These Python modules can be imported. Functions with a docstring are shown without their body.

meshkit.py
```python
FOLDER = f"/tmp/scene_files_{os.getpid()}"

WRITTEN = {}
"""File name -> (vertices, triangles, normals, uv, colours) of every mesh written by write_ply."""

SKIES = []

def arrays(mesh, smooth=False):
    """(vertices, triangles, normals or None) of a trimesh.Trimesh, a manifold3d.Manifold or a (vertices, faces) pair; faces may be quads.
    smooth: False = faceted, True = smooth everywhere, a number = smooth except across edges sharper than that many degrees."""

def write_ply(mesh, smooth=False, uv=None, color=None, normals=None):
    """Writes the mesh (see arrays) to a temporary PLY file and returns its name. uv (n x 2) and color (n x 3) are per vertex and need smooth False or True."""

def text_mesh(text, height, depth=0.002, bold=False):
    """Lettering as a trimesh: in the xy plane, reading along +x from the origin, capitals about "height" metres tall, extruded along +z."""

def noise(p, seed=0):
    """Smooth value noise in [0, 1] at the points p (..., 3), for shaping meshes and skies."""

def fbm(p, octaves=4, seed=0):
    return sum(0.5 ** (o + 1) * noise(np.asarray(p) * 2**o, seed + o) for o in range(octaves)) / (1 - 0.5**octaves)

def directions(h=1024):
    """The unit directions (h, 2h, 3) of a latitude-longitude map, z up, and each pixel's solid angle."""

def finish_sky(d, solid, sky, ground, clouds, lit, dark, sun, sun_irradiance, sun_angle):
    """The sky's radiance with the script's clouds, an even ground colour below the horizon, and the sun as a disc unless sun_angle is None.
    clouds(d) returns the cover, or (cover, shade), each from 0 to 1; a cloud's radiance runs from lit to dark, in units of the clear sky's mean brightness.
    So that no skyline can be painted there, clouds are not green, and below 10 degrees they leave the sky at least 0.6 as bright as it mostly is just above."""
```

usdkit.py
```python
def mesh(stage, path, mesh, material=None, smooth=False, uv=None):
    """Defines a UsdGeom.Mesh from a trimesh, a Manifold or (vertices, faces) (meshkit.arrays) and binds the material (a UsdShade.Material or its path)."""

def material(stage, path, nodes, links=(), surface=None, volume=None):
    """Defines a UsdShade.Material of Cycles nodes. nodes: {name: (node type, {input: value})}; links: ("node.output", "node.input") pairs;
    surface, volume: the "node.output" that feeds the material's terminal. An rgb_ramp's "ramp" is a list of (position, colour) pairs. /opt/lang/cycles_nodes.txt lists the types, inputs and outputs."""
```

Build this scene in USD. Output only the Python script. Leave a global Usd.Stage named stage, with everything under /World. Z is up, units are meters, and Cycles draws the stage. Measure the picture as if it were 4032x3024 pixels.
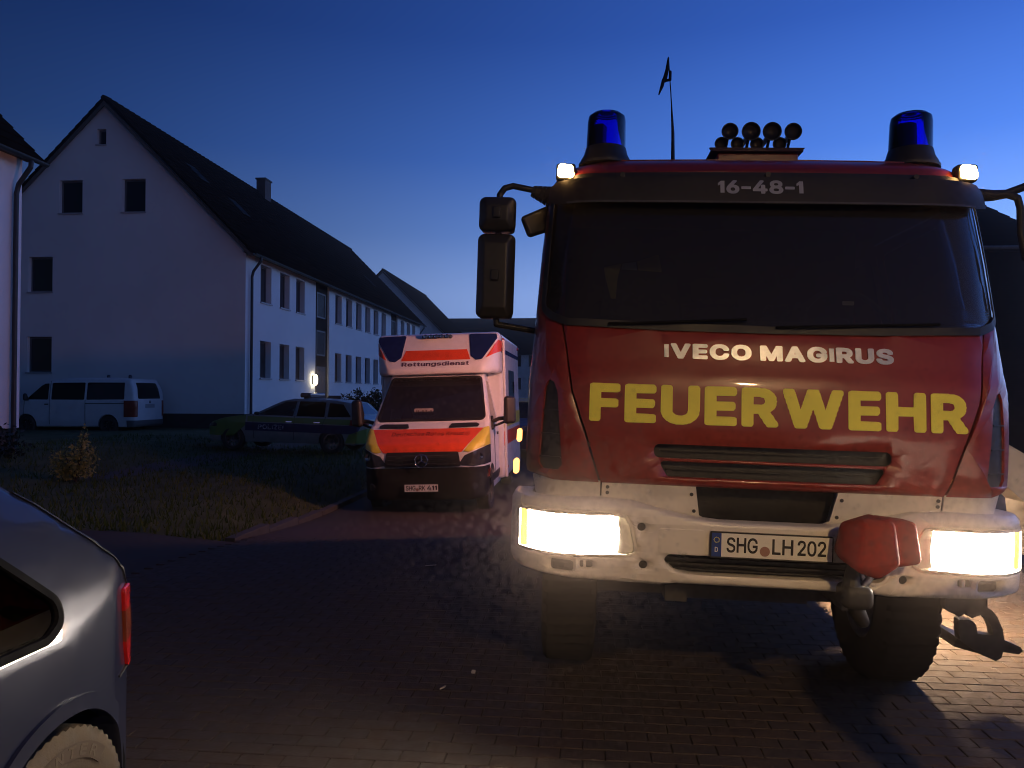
import math, random
import numpy as np, trimesh, shapely
from shapely.geometry import Polygon, box, Point, LineString
from shapely.geometry.polygon import orient
from shapely.ops import unary_union
from shapely import affinity
import manifold3d as m3
from manifold3d import Manifold, Mesh, CrossSection
import usdkit, meshkit
from pxr import Usd, UsdGeom, UsdLux, UsdShade, Gf, Sdf

stage = Usd.Stage.CreateInMemory()
UsdGeom.SetStageUpAxis(stage, 'Z'); UsdGeom.SetStageMetersPerUnit(stage, 1.0)
UsdGeom.Xform.Define(stage, '/World'); UsdGeom.Scope.Define(stage, '/World/Looks')
rng = random.Random(7); nrg = np.random.default_rng(7)
PI = math.pi

# ---------------------------------------------------------------- camera
FL = 0.751                      # focal length as a share of the picture's width
psi, tilt, roll = math.radians(5.36), math.radians(0.69), 0.005
EYE = np.array([0.0, 0.0, 1.6])
fw = np.array([-math.sin(psi) * math.cos(tilt), math.cos(psi) * math.cos(tilt), math.sin(tilt)])
r0 = np.array([math.cos(psi), math.sin(psi), 0.0]); u0 = np.cross(r0, fw)
cr, cu = math.cos(roll) * r0 + math.sin(roll) * u0, math.cos(roll) * u0 - math.sin(roll) * r0
cam = UsdGeom.Camera.Define(stage, '/World/camera')
cam.AddTransformOp().Set(Gf.Matrix4d(*[float(x) for x in [*cr, 0, *cu, 0, *(-fw), 0, *EYE, 1]]))
cam.CreateHorizontalApertureAttr(36.0); cam.CreateVerticalApertureAttr(27.0); cam.CreateFocalLengthAttr(36.0 * FL)
cam.CreateClippingRangeAttr(Gf.Vec2f(0.05, 3000.0)); cam.CreateExposureAttr(0.0)

# ---------------------------------------------------------------- dusk sky and the sun below the horizon
SUN_EL, SUN_AZ = math.radians(-4.0), math.radians(55.0)
gx, gy = math.sin(SUN_AZ), math.cos(SUN_AZ)
sky = usdkit.material(stage, '/World/Looks/sky', {
    's': ('sky_texture', {'sky_type': 'single_scattering', 'sun_disc': False, 'sun_elevation': SUN_EL, 'sun_rotation': SUN_AZ, 'air_density': 1.0, 'aerosol_density': 0.2, 'ozone_density': 4.0}),
    'tint': ('mix', {'mix_type': 'multiply', 'fac': 1.0, 'color2': (0.008, 0.025, 0.08)}),
    'tc': ('texture_coordinate', {}), 'x': ('separate_xyz', {}),
    'ax': ('math', {'math_type': 'multiply', 'value2': gx}), 'ay': ('math', {'math_type': 'multiply', 'value2': gy}),
    'dot': ('math', {'math_type': 'add'}), 'd1': ('math', {'math_type': 'multiply_add', 'value2': 0.5, 'value3': 0.5}),
    'pw': ('math', {'math_type': 'power', 'value2': 3.0}), 'fl': ('math', {'math_type': 'multiply_add', 'value2': 1.05, 'value3': 0.04}),
    'ramp': ('rgb_ramp', {'ramp': [(0.0, (0.62, 0.95, 1.85)), (0.125, (0.50, 0.80, 1.64)), (0.20, (0.245, 0.50, 1.29)), (0.29, (0.105, 0.30, 1.07)), (0.42, (0.047, 0.160, 0.72)), (0.60, (0.032, 0.105, 0.50)), (1.0, (0.017, 0.056, 0.30))]}),
    'dusk': ('mix', {'mix_type': 'multiply', 'fac': 1.0}), 'sum': ('mix', {'mix_type': 'add', 'fac': 1.0}),
    'b': ('background_shader', {'strength': 1.0})},
    [('tc.generated', 'x.vector'), ('x.x', 'ax.value1'), ('x.y', 'ay.value1'), ('ax.value', 'dot.value1'), ('ay.value', 'dot.value2'), ('dot.value', 'd1.value1'),
     ('d1.value', 'pw.value1'), ('pw.value', 'fl.value1'), ('x.z', 'ramp.fac'), ('ramp.color', 'dusk.color1'), ('fl.value', 'dusk.color2'),
     ('s.color', 'tint.color1'), ('dusk.color', 'sum.color1'), ('tint.color', 'sum.color2'), ('sum.color', 'b.color')], surface='b.background')
dome = UsdLux.DomeLight.Define(stage, '/World/sky'); UsdShade.MaterialBindingAPI.Apply(dome.GetPrim()).Bind(sky)
dome.GetPrim().SetCustomDataByKey('label', 'clear deep blue dusk sky with a paler glow low over the street'); dome.GetPrim().SetCustomDataByKey('category', 'sky'); dome.GetPrim().SetCustomDataByKey('kind', 'structure')
sun = UsdLux.DistantLight.Define(stage, '/World/sun'); sun.CreateNormalizeAttr(True); sun.CreateIntensityAttr(0.12); sun.CreateAngleAttr(0.5); sun.CreateColorAttr(Gf.Vec3f(1, .8, .6))
sun.AddRotateXYZOp().Set(Gf.Vec3f(90 + math.degrees(SUN_EL) * -1 - 2 * 0, 0, -math.degrees(SUN_AZ) + 180))   # shines from below the horizon

# ---------------------------------------------------------------- materials
MATS = {}
def P(name, col, rough=0.5, coat=0.0, metal=0.0, var=0.12, scale=6.0, bump=0.0, bscale=60.0, em=None, es=0.0, spec=None, rv=.22):
    """Principled paint / plastic / plaster with a little tone and gloss variation."""
    if name in MATS: return MATS[name]
    c = np.array(col, float)
    n = {'tc': ('texture_coordinate', {}), 'n': ('noise_texture', {'scale': scale, 'detail': 5.0, 'roughness': 0.6}),
         'r': ('rgb_ramp', {'ramp': [(0.25, tuple(c * (1 - var))), (0.5, tuple(c)), (0.75, tuple(np.minimum(c * (1 + var * .8), 1)))]}),
         'rr': ('map_range', {'from_min': 0.3, 'from_max': 0.7, 'to_min': max(rough * (1 - rv), 0.02), 'to_max': min(rough * (1 + rv), 1.0)}),
         'p': ('principled_bsdf', {'metallic': metal, 'coat_weight': coat, 'coat_roughness': 0.04})}
    if spec is not None: n['p'][1]['specular_ior_level'] = spec
    if em is not None: n['p'][1]['emission_color'] = tuple(em); n['p'][1]['emission_strength'] = es
    l = [('tc.object', 'n.vector'), ('n.fac', 'r.fac'), ('r.color', 'p.base_color'), ('n.fac', 'rr.value'), ('rr.result', 'p.roughness')]
    if bump:
        n['n2'] = ('noise_texture', {'scale': bscale, 'detail': 4.0}); n['b'] = ('bump', {'strength': bump, 'distance': 0.01})
        l += [('tc.object', 'n2.vector'), ('n2.fac', 'b.height'), ('b.normal', 'p.normal')]
    MATS[name] = usdkit.material(stage, '/World/Looks/' + name, n, l, surface='p.BSDF')
    return MATS[name]
def EM(name, col, s):
    if name not in MATS: MATS[name] = usdkit.material(stage, '/World/Looks/' + name, {'e': ('emission', {'color': col, 'strength': s})}, surface='e.emission')
    return MATS[name]
def GLASS(name, tint, gloss=0.02, ior=1.5):
    if name not in MATS:
        MATS[name] = usdkit.material(stage, '/World/Looks/' + name, {'t': ('transparent_bsdf', {'color': tint}), 'g': ('glossy_bsdf', {'color': (1, 1, 1), 'roughness': gloss}), 'f': ('fresnel', {'IOR': ior}), 'm': ('mix_closure', {})},
            [('f.fac', 'm.fac'), ('t.BSDF', 'm.closure1'), ('g.BSDF', 'm.closure2')], surface='m.closure')
    return MATS[name]
red = P('fire_red', (0.24, 0.022, 0.014), 0.34, 0.5, var=.03, scale=3, rv=.06)
cream = P('bumper_white', (0.74, 0.70, 0.62), 0.42, 0.2, var=.03, scale=5, rv=.08)
blk = P('black_plastic', (0.022, 0.021, 0.020), 0.5, bump=.08, bscale=160)
rub = P('rubber', (0.03, 0.028, 0.025), 0.75, bump=.1, bscale=200)
dark = P('dark_metal', (0.03, 0.03, 0.032), 0.5)
alu = P('aluminium', (0.6, 0.6, 0.6), 0.35, metal=1.0)
chrome = P('chrome', (0.75, 0.75, 0.75), 0.1, metal=1.0, var=.02)
yel = P('reflex_yellow', (.92, 0.84, 0.09), 0.5, var=.02, scale=30, rv=.05)
silv = P('silver_film', (0.62, 0.63, 0.66), 0.28, metal=.7, var=.1)
greyl = P('grey_film', (0.42, 0.42, 0.42), 0.5)
platew = P('plate_white', (0.78, 0.76, 0.68), 0.45, var=.04)
plateb = P('plate_blue', (0.015, 0.05, 0.25), 0.45)
inkm = P('ink_black', (0.012, 0.012, 0.012), 0.5)
def VEILED(name, tint, veil):
    MATS[name] = usdkit.material(stage, '/World/Looks/' + name, {'t': ('transparent_bsdf', {'color': tint}), 'g': ('glossy_bsdf', {'color': (1, 1, 1), 'roughness': .03}), 'f': ('fresnel', {'IOR': 1.5}), 'm': ('mix_closure', {}), 'd': ('diffuse_bsdf', {'color': (.42, .36, .30)}), 'k': ('mix_closure', {'fac': veil})},
        [('f.fac', 'm.fac'), ('t.BSDF', 'm.closure1'), ('g.BSDF', 'm.closure2'), ('m.closure', 'k.closure1'), ('d.BSDF', 'k.closure2')], surface='k.closure')
    return MATS[name]
wsglass = VEILED('windscreen_glass', (0.55, 0.60, 0.60), .045)  # thin diffuse film stands in for veiling glare over the glass
darkglass = GLASS('tinted_glass', (0.16, 0.19, 0.19))
cloth = P('dark_cloth', (0.025, 0.026, 0.035), 0.95, bump=.3, bscale=120)
head = EM('headlamp_light', (1.0, 0.85, 0.66), 170.0)
amber = EM('amber_light', (1.0, 0.42, 0.06), 5.0)
marker = EM('marker_light', (1.0, 0.55, 0.18), 26.0)

# ---------------------------------------------------------------- writing prims
used = {}
def numbered(path):
    k = used.get(path, -1) + 1; used[path] = k
    return path if k == 0 else '%s_%03d' % (path, k)
def tag(prim, label=None, cat=None, group=None, kind=None):
    for k, v in (('label', label), ('category', cat), ('group', group), ('kind', kind)):
        if v: prim.SetCustomDataByKey(k, v)
    return prim
def thing(name, label, cat, mat=None, group=None, kind=None):
    """A top-level Xform; mat: 4x4 numpy (columns x, y, z, origin) or a location."""
    p = numbered('/World/' + name); x = UsdGeom.Xform.Define(stage, p)
    if mat is not None:
        mat = np.asarray(mat, float)
        if mat.shape == (4, 4): x.AddTransformOp().Set(Gf.Matrix4d(*[float(v) for v in mat.T.ravel()]))
        else: x.AddTranslateOp().Set(Gf.Vec3d(*map(float, mat)))
    tag(x.GetPrim(), label, cat, group, kind)
    return p
def part(parent, name, mesh, mat, smooth=30, label=None, kind=None):
    p = numbered(parent + '/' + name)
    m = usdkit.mesh(stage, p, mesh, mat, smooth)
    tag(m.GetPrim(), label, kind=kind)
    return p
def frame(origin, ax, ay, az):
    m = np.eye(4); m[:3, 0], m[:3, 1], m[:3, 2], m[:3, 3] = ax, ay, az, origin
    return m

# ---------------------------------------------------------------- geometry helpers
def cat(ms): return trimesh.util.concatenate([as_tm(m) for m in ms])
def as_tm(m):
    if isinstance(m, Manifold):
        k = m.to_mesh(); return trimesh.Trimesh(np.array(k.vert_properties[:, :3]), np.array(k.tri_verts), process=False)
    return m
def as_man(t): return Manifold(Mesh(np.asarray(t.vertices, np.float32), np.asarray(t.faces, np.uint32)))
def bx(x0, x1, y0, y1, z0, z1):
    return Manifold.cube([x1 - x0, y1 - y0, z1 - z0]).translate([x0, y0, z0])
def rbox(x0, x1, y0, y1, z0, z1, r=.02, n=12):
    s = Manifold.sphere(r, n)
    return Manifold.batch_hull([s.translate([x, y, z]) for x in (x0 + r, x1 - r) for y in (y0 + r, y1 - r) for z in (z0 + r, z1 - r)])
def hull_spheres(pts, n=16): return Manifold.batch_hull([Manifold.sphere(r, n).translate([x, y, z]) for x, y, z, r in pts])
def tube(pts, r, n=12):
    pts = np.asarray(pts, float); rs = np.broadcast_to(np.asarray(r, float), (len(pts),))
    return Manifold.batch_boolean([Manifold.batch_hull([Manifold.sphere(float(rs[i]), n).translate(pts[i].tolist()), Manifold.sphere(float(rs[i + 1]), n).translate(pts[i + 1].tolist())]) for i in range(len(pts) - 1)], m3.OpType.Add)
def cyl(p, q, r, r2=None, n=24):
    p, q = np.asarray(p, float), np.asarray(q, float); h = np.linalg.norm(q - p)
    c = as_tm(Manifold.cylinder(h, r, r if r2 is None else r2, n)); c.apply_transform(trimesh.geometry.align_vectors([0, 0, 1], (q - p) / h)); c.apply_translation(p)
    return as_man(c)
def cs(poly):
    out = []
    for g in getattr(poly, 'geoms', [poly]):
        g = orient(g); out.append(np.array(g.exterior.coords)[:-1]); out += [np.array(i.coords)[:-1] for i in g.interiors]
    return CrossSection(out, m3.FillRule.EvenOdd)
def side_prism(poly, y0, y1):          # polygon in (x, z), along y
    return Manifold.extrude(cs(poly), y1 - y0).transform(np.array([[1, 0, 0, 0], [0, 0, 1, y0], [0, 1, 0, 0]], float))
def front_prism(poly, x0, x1):         # polygon in (y, z), along x
    return Manifold.extrude(cs(poly), x1 - x0).transform(np.array([[0, 0, 1, x0], [1, 0, 0, 0], [0, 1, 0, 0]], float))
def top_prism(poly, z0, z1): return Manifold.extrude(cs(poly), z1 - z0).translate([0, 0, z0])
def skin(poly, fn, h0, h1, res=.06, bevel=0):
    """Bends a slab with the outline poly (s, w), from h0 to h1 above it, onto the surface fn(s, w, h)."""
    ms = []
    for g in getattr(poly, 'geoms', [poly]):
        if g.is_empty or g.area < 1e-7: continue
        t = as_tm(Manifold.extrude(cs(g), h1 - h0).refine_to_length(res)); v = t.vertices.copy(); h = v[:, 2] + h0
        if bevel:
            d = shapely.distance(shapely.points(v[:, 0], v[:, 1]), g.boundary); k = np.clip(1 - d / bevel, 0, 1)
            h = np.where(v[:, 2] > (h1 - h0) * .6, h - bevel * (1 - np.sqrt(np.maximum(1 - k * k, 0))) * .8, h)
        t.vertices = fn(v[:, 0], v[:, 1], h); ms.append(t)
    t = trimesh.util.concatenate(ms)
    if np.linalg.det(np.array([fn(np.array([.01]), np.array([1.5]), np.array([0.]))[0] - fn(np.array([0.]), np.array([1.5]), np.array([0.]))[0],
                               fn(np.array([0.]), np.array([1.51]), np.array([0.]))[0] - fn(np.array([0.]), np.array([1.5]), np.array([0.]))[0],
                               fn(np.array([0.]), np.array([1.5]), np.array([.01]))[0] - fn(np.array([0.]), np.array([1.5]), np.array([0.]))[0]])) < 0: t.invert()
    return t
TXT = {}
def glyph(ch, fat):
    if (ch, fat) not in TXT:
        if ch == 'I': g = box(0, 0, .245, 1)
        elif ch == '1': g = Polygon([(.14, 0), (.38, 0), (.38, 1), (.17, 1), (0, .80), (0, .60), (.14, .70)])
        else:
            m = meshkit.text_mesh(ch, 1.0, .1, True); f = m.faces[(m.face_normals[:, 2] > .9)]
            g = unary_union([Polygon(m.vertices[t][:, :2]).buffer(1e-4) for t in f]).buffer(fat, join_style=2).simplify(.004)
            a = g.bounds[0]; g = affinity.translate(g, -a, 0)
        TXT[ch, fat] = g
    return TXT[ch, fat]
def text_poly(text, x0, x1, z0, z1, fat=0.0, gap=.11):
    """Lettering as polygons that fill the box x0..x1, z0..z1."""
    x, gs = 0.0, []
    for ch in text:
        if ch == ' ': x += .34; continue
        g = glyph(ch, fat); gs.append(affinity.translate(g, x, 0)); x += g.bounds[2] + gap
    p = unary_union(gs); a, b, c, d = p.bounds
    sx, sz = (x1 - x0) / (c - a), (z1 - z0) / (d - b)
    return affinity.affine_transform(p, [sx, 0, 0, sz, x0 - a * sx, z0 - b * sz])
def rrect(x0, z0, x1, z1, r): return box(x0 + r, z0 + r, x1 - r, z1 - r).buffer(r, 6)
def flat(poly, y, t=.004):            # slab in the xz plane, front face at y - t
    return side_prism(poly, y - t, y)
def revolve(prof, n=48):               # prof: (r, z) closed
    return Manifold.revolve(cs(Polygon(prof)), n)
def facing_y(m): return m.rotate([90, 0, 0])     # +z -> -y
def sm(a, b, x): t = np.clip((np.asarray(x, float) - a) / (b - a), 0, 1); return t * t * (3 - 2 * t)

# ================================================================ ground
def gz(x, y):
    x, y = np.asarray(x, float), np.asarray(y, float)
    road = -0.30 * sm(6.0, 12.0, y)
    lawn = -0.02 + 0.30 * sm(9.0, 12.3, -x) * sm(10, 16, y)
    return road + (lawn - road) * sm(4.0, 5.4, -x)
def sheet(x0, x1, y0, y1, st, dz, keep=None):
    xs, ys = np.arange(x0, x1 + 1e-6, st), np.arange(y0, y1 + 1e-6, st)
    X, Y = np.meshgrid(xs, ys); V = np.stack([X, Y, gz(X, Y) + dz], -1).reshape(-1, 3); nx = len(xs)
    i, j = np.meshgrid(np.arange(nx - 1), np.arange(len(ys) - 1)); a = (j * nx + i).ravel()
    return trimesh.Trimesh(V, np.vstack([np.c_[a, a + 1, a + nx + 1], np.c_[a, a + nx + 1, a + nx]]), process=False)
earth = P('earth', (0.05, 0.042, 0.033), 0.95, var=.3, scale=.6, bump=.4, bscale=20)
g1 = sheet(-60, 60, -60, 140, 2.0, -0.05)
big = trimesh.Trimesh([[-320, -320, -.6], [320, -320, -.6], [320, 320, -.6], [-320, 320, -.6]], [[0, 1, 2], [0, 2, 3]], process=False)
p = part('/World', 'ground', cat([g1, big]), earth, False)
tag(stage.GetPrimAtPath(p), 'dark earth around and beneath the street and houses', 'ground', kind='structure')
lawn_m = usdkit.material(stage, '/World/Looks/lawn', {'tc': ('texture_coordinate', {}), 'n': ('noise_texture', {'scale': 1.6, 'detail': 8.0}), 'r': ('rgb_ramp', {'ramp': [(.3, (.035, .046, .012)), (.55, (.065, .08, .022)), (.75, (.10, .10, .035))]}),
    'n2': ('noise_texture', {'scale': 70.0, 'detail': 3.0}), 'b': ('bump', {'strength': .8, 'distance': .04}), 'p': ('principled_bsdf', {'roughness': .95})},
    [('tc.object', 'n.vector'), ('n.fac', 'r.fac'), ('r.color', 'p.base_color'), ('tc.object', 'n2.vector'), ('n2.fac', 'b.height'), ('b.normal', 'p.normal')], surface='p.BSDF')
p = part('/World', 'lawn', sheet(-34, -4, 8.5, 60, .5, -0.03), lawn_m, True)
tag(stage.GetPrimAtPath(p), 'dark lawn between the street and the white houses', 'lawn', kind='structure')
bl = []
for k in range(9000):
    y = 8.6 + 14 * rng.random() ** 1.5; x = -4.05 - (rng.random() ** 1.2) * 10
    h, a = .05 + .09 * rng.random(), rng.random() * 6.28; z = float(gz(x, y)) - .03; c_, s_ = .012 * math.cos(a), .012 * math.sin(a); lx, ly = (rng.random() - .5) * .1, (rng.random() - .5) * .1
    bl.append([[x - c_, y - s_, z], [x + c_, y + s_, z], [x + lx, y + ly, z + h]])
bl = np.array(bl).reshape(-1, 3)
gm = usdkit.material(stage, '/World/Looks/grass_blade', {'d': ('diffuse_bsdf', {'color': (.08, .10, .025)}), 't': ('translucent_bsdf', {'color': (.06, .09, .02)}), 'm': ('mix_closure', {'fac': .3})}, [('d.BSDF', 'm.closure1'), ('t.BSDF', 'm.closure2')], surface='m.closure')
p = part('/World', 'grass', trimesh.Trimesh(bl, np.arange(len(bl)).reshape(-1, 3), process=False), gm, False)
tag(stage.GetPrimAtPath(p), 'short grass blades growing on the dark lawn', 'grass', kind='stuff')
# road: far part textured, near part laid paver by paver
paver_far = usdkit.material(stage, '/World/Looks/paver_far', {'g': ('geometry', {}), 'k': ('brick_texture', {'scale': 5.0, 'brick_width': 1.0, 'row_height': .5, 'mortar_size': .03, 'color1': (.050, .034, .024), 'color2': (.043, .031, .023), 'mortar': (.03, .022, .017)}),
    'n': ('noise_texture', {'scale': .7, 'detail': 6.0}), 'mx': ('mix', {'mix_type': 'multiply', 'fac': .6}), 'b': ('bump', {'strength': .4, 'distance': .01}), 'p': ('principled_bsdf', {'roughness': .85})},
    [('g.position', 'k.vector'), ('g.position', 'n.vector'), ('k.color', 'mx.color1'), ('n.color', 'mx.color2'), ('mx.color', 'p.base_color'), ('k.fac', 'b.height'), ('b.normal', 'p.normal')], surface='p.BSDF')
road = thing('road', 'street of brownish rectangular concrete pavers under the vehicles', 'road', kind='structure')
RX0, RX1, RY0, RY1 = -4.0, 4.4, 3.0, 9.0
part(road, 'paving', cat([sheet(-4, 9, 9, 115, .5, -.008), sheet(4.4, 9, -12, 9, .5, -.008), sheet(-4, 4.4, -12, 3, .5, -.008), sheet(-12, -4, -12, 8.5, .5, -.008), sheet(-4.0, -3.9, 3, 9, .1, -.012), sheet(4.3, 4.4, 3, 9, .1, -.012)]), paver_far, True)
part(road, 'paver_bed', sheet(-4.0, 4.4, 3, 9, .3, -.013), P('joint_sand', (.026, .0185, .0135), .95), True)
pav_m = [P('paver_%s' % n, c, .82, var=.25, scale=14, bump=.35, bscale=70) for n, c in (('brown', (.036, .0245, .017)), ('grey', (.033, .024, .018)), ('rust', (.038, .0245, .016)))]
def paver(x, y, dz):
    l, w, c = .098, .048, .003
    v = []
    for zz, k in ((0.0, c), (-c, 0), (-.03, 0)):
        for sx, sy in ((-1, -1), (1, -1), (1, 1), (-1, 1)):
            X, Y = x + sx * (l - k), y + sy * (w - k); v.append((X, Y, float(gz(x, y)) + zz + dz))
    f = [(0, 1, 2), (0, 2, 3)]
    for a in (0, 4):
        for i in range(4): j = (i + 1) % 4; f += [(a + 4 + i, a + 4 + j, a + j), (a + 4 + i, a + j, a + i)]
    return trimesh.Trimesh(v, f, process=False)
allp, row = [], 0
y = RY0 + .05
while y < RY1:
    x = RX0 + (.1 if row % 2 else .2)
    while x < RX1 - .05:
        allp.append((x, y, (rng.random() - .5) * .003, rng.choice((0, 0, 1, 2)))); x += .2
    y += .1; row += 1
def seen(x, y):
    d = np.array([x, y, float(gz(x, y))]) - EYE; z = d @ fw
    if z < .1: return 1e9
    a, b = FL * (d @ cr) / z, FL * (d @ cu) / z
    under = -.35 < x < 2.0 and y > 3.9
    return 1e9 if abs(a) > .5 or abs(b) > .375 or (x < -1.3 and y < 3.0) else z + (4 if under else 0)
order = sorted(range(len(allp)), key=lambda i: seen(*allp[i][:2]))
first = set(order[:290]); rest = [[], [], []]
for i, (x, y, dz, k) in enumerate(allp):
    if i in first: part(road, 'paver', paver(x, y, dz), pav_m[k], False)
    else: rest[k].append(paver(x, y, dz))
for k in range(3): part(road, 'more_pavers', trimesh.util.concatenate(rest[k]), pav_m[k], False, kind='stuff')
kerb = thing('kerb', 'row of low concrete kerb stones between street and lawn', 'kerb', kind='structure')
cm = P('kerb_concrete', (.045, .042, .038), .9, bump=.2)
for k in range(26):
    y = 8.55 + k; part(kerb, 'kerb_stone', rbox(-4.13, -4.0, y, y + .985, float(gz(-4.0, y + .5)) - .15, float(gz(-4.0, y + .5)) + .07, .012, 8), cm, 40)

# ================================================================ houses
plaster = P('white_plaster', (.70, .70, .70), .92, var=.09, scale=.35, bump=.25, bscale=45)
plinthm = P('dark_plinth', (.05, .045, .042), .9, bump=.2)
tilem = P('roof_tile', (.018, .011, .008), .95, var=.3, scale=2.5, bump=.2, bscale=30, spec=.0)
framem = P('window_frame', (.12, .12, .125), .5)
pane = P('window_pane', (.012, .013, .016), .06, spec=.6)
blind = P('roller_blind', (.16, .16, .17), .7)
sillm = P('window_sill', (.35, .35, .36), .5)
pipe = P('downpipe', (.02, .024, .024), .5)
clad = P('stair_cladding', (.03, .022, .017), .9, bump=.15, spec=.1)
panelw = P('soffit', (.10, .085, .07), .8)
def window(house, axis, a0, a1, z0, z1, d, s, mat=pane, nosill=False):
    """Window in a niche: axis 'x' = wall facing along x at x = s*0 (local), spans a along y; axis 'y' likewise. d: depth of the niche, s: outward sign."""
    fr, gl, sl = .06, [], []
    def B(a, b, e0, e1, c0, c1):
        e0, e1 = (-s * e0, -s * e1); lo, hi = min(e0, e1), max(e0, e1)
        return bx(lo, hi, a, b, c0, c1) if axis[0] == 'x' else bx(a, b, lo, hi, c0, c1)
    off = axis[1]
    mv = (lambda m: m.translate([off, 0, 0])) if axis[0] == 'x' else (lambda m: m.translate([0, off, 0]))
    mid = (a0 + a1) / 2
    if axis[0] == 'x': f = B(a0, a1, d - .05, d - .005, z0, z1) - B(a0 + fr, mid - .03, d - .2, d + .2, z0 + fr, z1 - fr) - B(mid + .03, a1 - fr, d - .2, d + .2, z0 + fr, z1 - fr)
    else: f = B(a0, a1, d - .05, d - .005, z0, z1) - B(a0 + fr, a1 - fr, d - .2, d + .2, z0 + fr, z1 - fr)
    w = part(house, 'window', mv(f), framem, False)
    part(w, 'pane', mv(B(a0 + fr - .01, a1 - fr + .01, d - .03, d - .012, z0 + fr - .01, z1 - fr + .01)), mat, False)
    if not nosill: part(w, 'sill', mv(B(a0 - .03, a1 + .03, -.06, d - .052, z0 - .05, z0 - .002)), sillm, False)
def roof_rows(x0, x1, z0, z1, y0, y1, n):
    """Tile courses of one slope from the eave (x0, z0) up to the ridge (x1, z1)."""
    ms = []
    dx, dz = (x1 - x0) / n, (z1 - z0) / n; L = math.hypot(dx, dz); nxv, nzv = (-dz / L, dx / L) if dx > 0 else (dz / L, -dx / L)
    if nzv < 0: nxv, nzv = -nxv, -nzv
    for k in range(n):
        a = np.array([x0 + dx * k, z0 + dz * k]); b = np.array([x0 + dx * (k + 1.25), z0 + dz * (k + 1.25)]); nn = np.array([nxv, nzv])
        q = Polygon([a + nn * .035, b + nn * .0, b - nn * .06, a - nn * .06])
        ms.append(side_prism(q, y0, y1))
    return cat(ms)
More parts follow.
